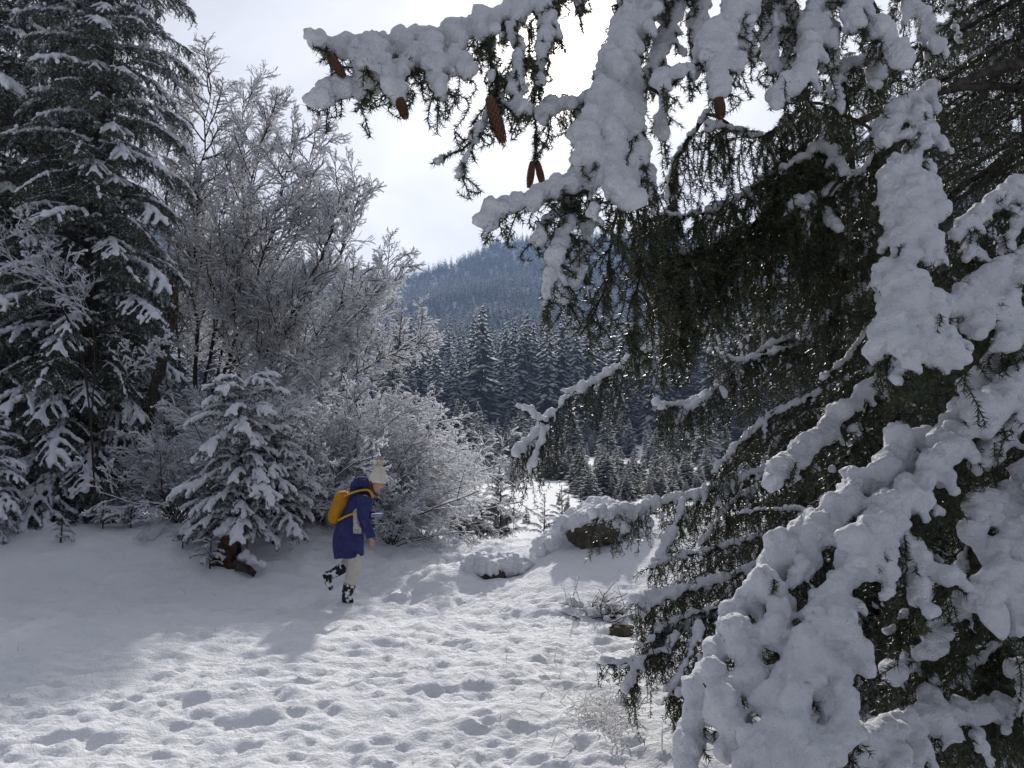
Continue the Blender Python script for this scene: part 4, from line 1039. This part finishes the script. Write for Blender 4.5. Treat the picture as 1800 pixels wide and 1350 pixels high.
# ------------------------------------------------------------------ stump, boulders, logs, brush
def lumpy(name, c, rad, sc, m, seed, cut=None, sub=2):
    V, F = _ico(4); V = V*np.array(rad)
    V = V*(1+sc*fbm(V/max(rad)*2.2+seed, 4)[:, None])
    return mesh(name, V, F, m, False)
x, y = -3.62, 10.05
st = thing('tree_stump', 'rotten reddish brown stump under the small snowy spruce at the end of the bank', 'stump', (x, y, gz(x, y)))
V, F = tube([(0, 0, -.3), (0.02, 0, 0), (0, .02, .16), (-.03, 0, .42)], [.22, .17, .13, .11], 14, wob=1.0); link('wood', mesh('stump', V, F, M_ROT, False), st)
V, F = tube([(0.05, -.08, .02), (.18, -.16, .0), (.28, -.17, -.04), (.36, -.15, -.1)], [.09, .06, .05, .04], 8, wob=1.0); link('root', mesh('stump_root', V, F, M_BARK, False), st)
C = np.array([[-.03, 0, .47], [.06, .03, .45], [-.12, .0, .44], [.0, .1, .43], [.3, -.08, .08], [.42, -.05, .03], [.2, -.02, .12]]); link('snow', snow_mesh('stump_snow', C, np.array([.12, .1, .09, .1, .07, .06, .08]), .02, .3), st)
BO = [('big dark boulder under a snow cap at the right top of the mound', 1045, 978, 10.3, (.30, .26, .20), 1),
      ('small boulder with snow on it at the left end of the mound', 862, 1000, 10.0, (.20, .16, .12), 2),
      ('narrow dark boulder between the left one and the snow cap', 905, 992, 10.2, (.16, .14, .11), 3),
      ('flat boulder at the right end of the snow-capped rocks', 1092, 968, 10.5, (.20, .2, .14), 4)]
for lab, px, py, d, rad, sd_ in BO:
    p = P(px, py, d); t = thing('boulder', lab, 'rock', (p[0], p[1], gz(p[0], p[1])+rad[2]*.3))
    link('rock', lumpy('boulder', p, rad, .55, M_ROCK, sd_*7), t)
    rs = np.random.RandomState(sd_); n = 26
    C = np.stack([rs.randn(n)*rad[0]*.55-.05, rs.randn(n)*rad[1]*.4+rad[1]*.35, rad[2]*(.62+.2*rs.rand(n))], 1)
    link('snow', snow_mesh('boulder_snow', C, rs.uniform(.09, .15, n), .018, .35), t)
# snow hummocks over the buried rocks
rs = np.random.RandomState(9)
t = thing('snow_cap', 'rounded snow cap over buried rocks on top of the mound', 'snow', (1.0, 10.6, gz(1.0, 10.6)))
C = [];R = []
for k in range(110):
    px = rs.uniform(950, 1125); d = rs.uniform(10.45, 11.5); x, y = at(px, d); C.append((x-1.0, y-10.6, gz(x, y)-gz(1.0, 10.6)-.06+.13*math.sin((px-945)/185*3.1)+rs.rand()*.04)); R.append(rs.uniform(.12, .20))
link('snow', snow_mesh('hummock', np.array(C), np.array(R), .025, .35), t)
t = thing('brush_pile', 'dark twigs poking out of the snow below the mound beside the drooping spruce', 'brush', (1.5, 8.6, gz(1.5, 8.6)))
C = [];R = []
B = Bare(77)
for k in range(46):
    px = rs.uniform(1000, 1120); d = rs.uniform(8.0, 8.5); x, y = at(px, d); z = gz(x, y)
    p = np.array([x-1.5, y-8.6, z-gz(1.5, 8.6)])
    B.grow(p, norm(np.array([rs.randn(), rs.randn()*.5, .35])), rs.uniform(.15, .4), .006, 1, .007, .0, .3, (3, 3), (.5, .5), .7)
    if k % 2: C.append(p+np.array([0, .03, .05])); R.append(rs.uniform(.03, .06))
B.build(t, 'twigs'); link('snow', snow_mesh('brush_snow', np.array(C), np.array(R), .015, .3), t)
for lab, px, d, n_ in (('dark stone edge bare of snow under the mound, larger', 1060, 8.25, 1), ('small dark stone bare of snow by the drooping spruce', 1088, 7.6, 2)):
    x, y = at(px, d); o = link('stone', lumpy('stone', None, (.16/n_**.4, .12, .07), .6, M_ROCK, n_*3), None, (x, y, gz(x, y)-.0)); o['label'] = lab; o['category'] = 'rock'

# ------------------------------------------------------------------ grass poking through the snow
def grass():
    rs = np.random.RandomState(55); segs = []; fr = []
    def blade(x, y, h, lean):
        a = rs.rand()*6.28; z = gz(x, y)-.01; pts = [np.array([x, y, z])]
        d = np.array([math.cos(a)*lean, math.sin(a)*lean, 1.])
        for i in range(4):
            d = norm(d+np.array([math.cos(a), math.sin(a), -.5])*.25*lean); pts.append(pts[-1]+d*h/4)
        pts = np.array(pts); return pts
    for k in range(190):
        c = (1058+rs.randn()*26, 4.9+rs.randn()*.28); x, y = at(*c); segs.append(blade(x, y, rs.uniform(.05, .17), rs.uniform(.4, 1.5)))
    for k in range(50):
        x, y = at(rs.uniform(960, 1200), rs.uniform(4.2, 6.8)); segs.append(blade(x, y, rs.uniform(.05, .2), rs.uniform(.2, 1.)))
    for k in range(70):
        x = rs.uniform(-5.5, 2.0); y = rs.uniform(4.6, 9.5); segs.append(blade(x, y, rs.uniform(.03, .09), rs.uniform(.1, 1.)))
    for k in range(60):
        x, y = at(rs.uniform(900, 1150), rs.uniform(16, 34)); segs.append(blade(x, y, rs.uniform(.1, .4), .15))
    A = np.vstack([s_[:-1] for s_ in segs]); Bq = np.vstack([s_[1:] for s_ in segs]); n = len(A)
    V, F = prisms(A, Bq, np.full(n, .0017), np.full(n, .0012), 3)
    V2, F2 = prisms(A+np.array([0, 0, .003]), Bq+np.array([0, 0, .003]), np.full(n, .0036)*rs.uniform(.4, 1.5, n), np.full(n, .003), 4)
    Vv, Ff = join([(V, F), (V2, F2)]); mi = np.concatenate([np.zeros(len(F)), np.ones(len(F2))])
    o = link('dry_grass', mesh('dry_grass', Vv, Ff, [M_GRASS, M_FROST], True, mi), kind='stuff')
    o['label'] = 'frosted dry grass blades poking through the snow'; o['category'] = 'grass'
grass()
# ------------------------------------------------------------------ the walker
PD = 9.2
def Q(px, py, dy=0.0):
    v = P(px, py, PD); v = v + (np.array((0, dy, 0))); return v
po = Q(613, 1056); po[2] = gz(po[0], po[1])
person = thing('person', 'woman in blue coat and white bobble hat walking stooped through the snow', 'person', tuple(po))
zfix = po[2]-Q(613, 1056)[2]
def q(px, py, dy=0.0): return Q(px, py, dy)-po+np.array((0, 0, zfix))
def pm(name, col, rough=.85, c2=None, sc=20, lo=.35, hi=.65):
    m, b, t_ = mat(name, col, rough, .2)
    if c2: add_noise_col(t_, b, col, c2, sc, lo=lo, hi=hi)
    return m
M_SKIN = pm('skin', (.50, .27, .19), .55)
M_COAT = pm('coat_cloth', (.024, .029, .105), .9, (.038, .045, .145), 14)
add_bump(M_COAT.node_tree, M_COAT.node_tree.nodes['Principled BSDF'], 7, .05, 1.0, 3)
M_HAT = pm('hat_wool', (.62, .58, .50), .95, (.72, .68, .60), 40)
M_POM = pm('bobble', (.35, .20, .10), .95, (.75, .62, .45), 60)
M_HAIR = pm('hair', (.07, .03, .018), .5)
M_LEG = pm('leggings_cloth', (.50, .47, .42), .9, (.58, .55, .50), 18)
M_BOOT = pm('boots', (.015, .014, .014), .6, (.78, .80, .84), 16, .50, .58)
M_PACK = pm('pack_cloth', (.50, .235, .012), .8, (.42, .19, .01), 12)
M_STRAP = pm('strap', (.55, .30, .03), .8)
M_SCARF = pm('scarf_wool', (.30, .27, .25), .95, (.62, .58, .54), 70)
M_BOOK = pm('book_cover', (.07, .12, .32), .6)
def skin_body():
    J = []; E = []; R = []
    def v(p, r, par=None):
        J.append(p); R.append(r if isinstance(r, tuple) else (r, r)); i = len(J)-1
        if par is not None: E.append((par, i))
        return i
    pel = v(q(612, 948), (.13, .14)); sp1 = v(q(620, 918), (.105, .12), pel); ch = v(q(633, 888), (.11, .15), sp1)
    nb = v(q(645, 870), (.06, .075), ch); nk = v(q(652, 863), .048, nb); hd = v(q(661, 854), .075, nk); cr = v(q(665, 843), .08, hd)
    v(q(675.5, 856.5), .016, hd)                # nose
    for s, arm in ((-1, [(648, 874), (645, 893), (645, 912), (652, 930), (657, 944)]), (1, [(648, 874), (640, 892), (634, 908), (646, 910), (655, 909)])):
        p = ch
        for k, (a, b_) in enumerate(arm):
            dy = s*(.17+.03*min(k, 1)) if s < 0 or k < 3 else s*(.20-.05*(k-2))
            p = v(q(a, b_, dy), (.04, .038, .034, .030, .024)[k], p)
        hx, hy = arm[-1]; dy = -.20 if s < 0 else .10
        pa = v(q(hx+.8, hy+6, dy) if s < 0 else q(hx+5, hy+1, dy), (.030, .018), p)
        for f in range(4):
            o = (f-1.5)*.017
            if s < 0:
                L = (8.5, 10.5, 10, 8)[f]
                a1 = v(q(hx+1-f*.5, hy+9.5, dy+o), .0105, pa); a2 = v(q(hx+2.2-f*1.0, hy+9.5+L*.55, dy+o), .0095, a1); v(q(hx+1.0-f*1.3, hy+9.5+L, dy+o*1.1), .008, a2)
            else:
                a1 = v(q(hx+8, hy+2+f*.6, dy+o), .010, pa); a2 = v(q(hx+11, hy+3+f*.6, dy+o), .009, a1); v(q(hx+11, hy+6, dy+o), .008, a2)
        if s < 0: t1 = v(q(hx+3.5, hy+7, dy+.01), .011, pa); v(q(hx+5.2, hy+12, dy+.015), .009, t1)
        else: t1 = v(q(hx+7, hy-2, dy), .011, pa); v(q(hx+11, hy-2, dy), .009, t1)
    for s, leg in ((-1, [(617, 958), (628, 990), (619, 1020), (613, 1046), (616, 1053), (624, 1055)]), (1, [(614, 958), (612, 990), (595, 1003), (574, 1014), (573, 1022), (579, 1038)])):
        p = pel
        for k, (a, b_) in enumerate(leg): p = v(q(a, b_, s*.085), (.07, .055, .05, .038, .036, .03)[k], p)
    me = bpy.data.meshes.new('body'); me.from_pydata([tuple(x) for x in J], E, [])
    o = bpy.data.objects.new('tmpb', me); COL.objects.link(o)
    m = o.modifiers.new('s', 'SKIN'); m.use_smooth_shade = True
    for i, r in enumerate(R): me.skin_vertices[0].data[i].radius = r; me.skin_vertices[0].data[i].use_root = (i == 0)
    u = o.modifiers.new('u', 'SUBSURF'); u.levels = 2; u.render_levels = 2
    dg = bpy.context.evaluated_depsgraph_get(); m2 = bpy.data.meshes.new_from_object(o.evaluated_get(dg)); bpy.data.objects.remove(o)
    m2.name = 'body'; m2.materials.clear(); m2.materials.append(M_SKIN); return link('body', m2, person)
body = skin_body()
def loft(C, RX, RY, n=28, wob=.0, seed=0, capa=True, pleat=0.0):
    C = np.array(C); T = np.gradient(C, axis=0); T[:, 1] = 0; T = norm(T); A = np.stack([-T[:, 2], 0*T[:, 0], T[:, 0]], 1); Bv = np.array([0, 1., 0])
    th = np.arange(n)*2*math.pi/n; V = []
    for i in range(len(C)):
        pl = 1+pleat*(1-i/(len(C)-1))*np.sin(th*7+seed)
        V.append(C[i]+A[i]*(np.cos(th)*RX[i]*pl)[:, None]+Bv*(np.sin(th)*RY[i]*pl)[:, None])
    V = np.vstack(V)
    if wob: V = V+wob*np.stack([fbm(V*9+seed+k*7, 3) for k in range(3)], 1)
    F = [(i*n+j, i*n+(j+1) % n, (i+1)*n+(j+1) % n, (i+1)*n+j) for i in range(len(C)-1) for j in range(n)]
    F = np.array(F); F3 = np.vstack([F[:, [0, 1, 2]], F[:, [0, 2, 3]]])
    if capa:
        V = np.vstack([V, C[0], C[-1]]); a, b_ = len(V)-2, len(V)-1; m = len(C)
        F3 = np.vstack([F3, [(a, (j+1) % n, j) for j in range(n)], [(b_, (m-1)*n+j, (m-1)*n+(j+1) % n) for j in range(n)]])
    return V, F3
def dense(C, *rs_, k=3):
    C = np.array(C, float); m = len(C); t = np.arange(m); tt = np.linspace(0, m-1, (m-1)*k+1)
    Cs = np.stack([np.interp(tt, t, C[:, i]) for i in range(3)], 1); out = [np.interp(tt, t, r) for r in rs_]
    for _ in range(2):
        Cs[1:-1] = (Cs[:-2]+2*Cs[1:-1]+Cs[2:])/4
        for r in out: r[1:-1] = (r[:-2]+2*r[1:-1]+r[2:])/4
    return [Cs]+out
cc, rx, ry = dense([q(613.5, 980), q(612.5, 962), q(612.5, 942), q(619, 918), q(627, 898), q(635, 883), q(643, 871), q(649, 866)],
                   [.168, .176, .180, .152, .145, .145, .12, .06], [.215, .21, .205, .165, .175, .19, .16, .07])
V, F = loft(cc, rx, ry, 32, .022, 3, pleat=.02)
parts = [(V, F)]
a, r = dense([q(645, 874, -.17), q(645.5, 893, -.2), q(645, 912, -.205), q(652, 930, -.20), q(657.5, 945, -.20)], [.085, .072, .060, .052, .048])
parts.append(tube(a, r, 14, wob=.35, seed=2))
a, r = dense([q(645, 874, .17), q(640, 892, .2), q(634, 908, .2), q(646, 910, .15), q(654, 909, .11)], [.085, .072, .060, .052, .048])
parts.append(tube(a, r, 14, wob=.35, seed=5))
V, F = join(parts); link('coat', mesh('coat', V, F, M_COAT, True), person)
cc, rx, ry = dense([q(622, 872), q(625, 858), q(634, 850), q(644, 852), q(652, 858), q(655, 866)], [.03, .075, .088, .075, .055, .02], [.05, .12, .14, .125, .1, .04])
V, F = loft(cc, rx, ry, 22, .03, 8); link('hood', mesh('hood', V, F, M_COAT, True), person)
# hat
cc, rx, ry = dense([q(662.5, 850), q(663, 845.5), q(664.5, 838), q(665.5, 829), q(666, 821), q(666, 818.5)], [.104, .110, .098, .070, .040, .015], [.100, .108, .098, .072, .042, .015], k=5)
V, F = loft(cc, rx, ry, 48, 0.004, 2, pleat=0)
ang = np.arctan2(V[:, 1]-cc[0][1], V[:, 0]-cc[0][0]); V[:, 0] += .004*np.cos(ang)*np.sign(np.sin(ang*24)); V[:, 1] += .004*np.sin(ang)*np.sign(np.sin(ang*24))
hat = link('hat', mesh('hat', V, F, M_HAT, True), person)
V, F = _ico(4); V = V*(.038+.010*fbm(V*4, 3)[:, None]); link('bobble', mesh('bobble', V, F, M_POM, False), hat, tuple(q(666, 815)))
# hair
hp = []
for k in range(16):
    dy = -.085+.17*k/15; s_ = .9+.2*math.sin(k*2.1)
    a, r = dense([q(655, 848, dy*.9), q(652, 856, dy), q(656, 864, dy*1.0), q(663+math.sin(k)*1.5, 873*s_+873*(1-s_), dy*.9)], [.018, .022, .018, .005]); hp.append(tube(a, r, 7, wob=.4, seed=k))
V, F = join(hp); link('hair', mesh('hair', V, F, M_HAIR, True), person)
for dy in (-.034, .034):
    V, F = _ico(2); link('eye', mesh('eye', V*.0075, F, M_HAIR, True), person, tuple(q(671.3, 854, dy)))
V, F = _ico(2); link('mouth', mesh('mouth', V*np.array([.006, .017, .005]), F, pm('lips', (.35, .1, .08)), True), person, tuple(q(671.5, 861.5)))
# leggings and boots
for s, leg in ((-1, [(617, 965), (628, 990), (621, 1012), (616, 1030)]), (1, [(614, 965), (613, 986), (606, 995), (600, 1000)])):
    a, r = dense([q(x_, y_, s*.085) for x_, y_ in leg], [.088, .080, .074, .062]); V, F = tube(a, r, 16, wob=.18, seed=s)
    link('legging', mesh('legging', V, F, M_LEG, True), person)
for s, bt_, ft_ in ((-1, [(617, 1027), (614, 1038), (611.5, 1047), (610.5, 1056)], [(607, 1053.5), (612, 1053), (618, 1053.5), (624.5, 1055)]),
                    (1, [(604, 998), (592, 1006), (580, 1013), (570, 1015)], [(568, 1012), (571, 1019), (575, 1029), (580, 1040)])):
    a, r = dense([q(x_, y_, s*.085) for x_, y_ in bt_], [.072, .066, .058, .052]); p1 = tube(a, r, 16, wob=.2, seed=s)
    a, r = dense([q(x_, y_, s*.085) for x_, y_ in ft_], [.035, .046, .044, .026]); p2 = tube(a, r, 14, wob=.2, seed=s+4)
    V, F = join([p1, p2]); link('boot', mesh('boot', V, F, M_BOOT, True), person)
# scarf end
sc_ = []
a, r = dense([q(640, 888, -.10), q(632, 896, -.165), q(630, 905, -.20), q(632, 915, -.22), q(635, 929, -.225)], [.03, .035, .042, .05, .05]); sc_.append(tube(a, r*.75, 12, wob=.5, seed=3))
for k in range(14):
    x_ = 628+k*.95; a = np.array([q(x_, 927, -.22+.02*math.sin(k)), q(x_+.7, 932, -.225), q(x_+.5, 936+math.sin(k*3), -.22)]); sc_.append(tube(a, [.007, .006, .004], 5))
V, F = join(sc_); link('scarf', mesh('scarf', V, F, M_SCARF, True), person)
# backpack
pk = thing('backpack', 'mustard yellow backpack worn on the back of the walking woman', 'backpack', tuple(Q(600, 905)+np.array((0, 0, zfix))))
k0 = np.array(pk.location)-po
cc, rx, ry = dense([q(587.5, 921), q(588.5, 915), q(593, 902), q(599, 889), q(606, 877), q(610, 869)], [.05, .085, .098, .096, .078, .035], [.09, .13, .145, .145, .12, .06])
V, F = loft(cc-k0, rx, ry, 26, .014, 4); link('bag', mesh('bag', V, F, M_PACK, True), pk)
cc, rx, ry = dense([q(595, 889), q(599, 880), q(605, 872), q(609.5, 866.5)], [.055, .093, .086, .035], [.11, .150, .135, .06])
V, F = loft(cc-k0, rx, ry, 24, .014, 6); link('flap', mesh('flap', V, F, M_PACK, True), pk)
cc, rx, ry = dense([q(583.5, 918), q(586, 908), q(590, 898), q(593, 892)], [.02, .045, .045, .02], [.07, .1, .1, .06])
V, F = loft(cc-k0, rx, ry, 20, .01, 7); link('pocket', mesh('pocket', V, F, M_PACK, True), pk)
def strap(pts, wd, th=.012):
    pts, _ = resample(smooth_poly(np.array(pts), 2), .02); T = norm(np.gradient(pts, axis=0)); A = np.array([0, 1., 0]); Nn = norm(np.cross(T, A)); A2 = norm(np.cross(Nn, T))
    V = np.stack([pts+A2*wd+Nn*th, pts-A2*wd+Nn*th, pts-A2*wd-Nn*th, pts+A2*wd-Nn*th], 1).reshape(-1, 3); m = len(pts)
    F = np.array([(i*4+j, i*4+(j+1) % 4, (i+1)*4+(j+1) % 4, (i+1)*4+j) for i in range(m-1) for j in range(4)]); return V, F
for s in (-1, 1):
    V, F = strap([q(609, 873, s*.11), q(622, 867, s*.165), q(638, 862.5, s*.155), q(650, 861, s*.13), q(657, 866, s*.135), q(659, 876, s*.15)]-k0, .022)
    link('strap', mesh('strap', V, F, M_STRAP, True), pk)
    V, F = strap([q(600, 914, s*.13), q(612, 908, s*.19), q(622, 904, s*.20), q(633, 900, s*.19), q(645, 892, s*.15)]-k0, .020)
    link('strap', mesh('lower_strap', V, F, M_STRAP, True), pk)
V, F = tube(np.array([q(609, 868), q(608, 862), q(613, 860), q(616, 866)])-k0, [.007]*4, 6); link('handle', mesh('handle', V, F, M_STRAP, True), pk)
# small book in the far hand
bk = thing('book', 'small blue book held in the far hand of the walking woman', 'book', tuple(Q(661, 908, .07)+np.array((0, 0, zfix))))
def box(sx, sy, sz):
    V = np.array([(x_, y_, z_) for x_ in (-sx, sx) for y_ in (-sy, sy) for z_ in (-sz, sz)], float); F = np.array([(0, 1, 3, 2), (4, 6, 7, 5), (0, 4, 5, 1), (2, 3, 7, 6), (0, 2, 6, 4), (1, 5, 7, 3)]); return V, F
V, F = box(.06, .09, .022); link('cover', mesh('cover', V, F, M_BOOK), bk)
V, F = box(.055, .093, .017); link('pages', mesh('pages', V, F, M_FROST), bk)

# ------------------------------------------------------------------ air
hz = bpy.data.materials.new('haze'); hz.use_nodes = True; t_ = hz.node_tree; t_.nodes.clear()
pv = t_.nodes.new('ShaderNodeVolumePrincipled'); pv.inputs['Color'].default_value = (.42, .60, 1.0, 1); pv.inputs['Density'].default_value = HAZE_D; pv.inputs['Anisotropy'].default_value = 0.2
mo = t_.nodes.new('ShaderNodeOutputMaterial'); t_.links.new(pv.outputs[0], mo.inputs['Volume'])
V, F = box(1330, 1330, 165); V[:, 2] += 165-3.2
if HAZE_D > 0: link('haze', mesh('haze', V, F, hz), kind='stuff')

for o in scene.objects:
    if o.parent is not None and o.name.split('.')[0] in ('snow', 'hair') and o.type == 'MESH': o['kind'] = 'stuff'
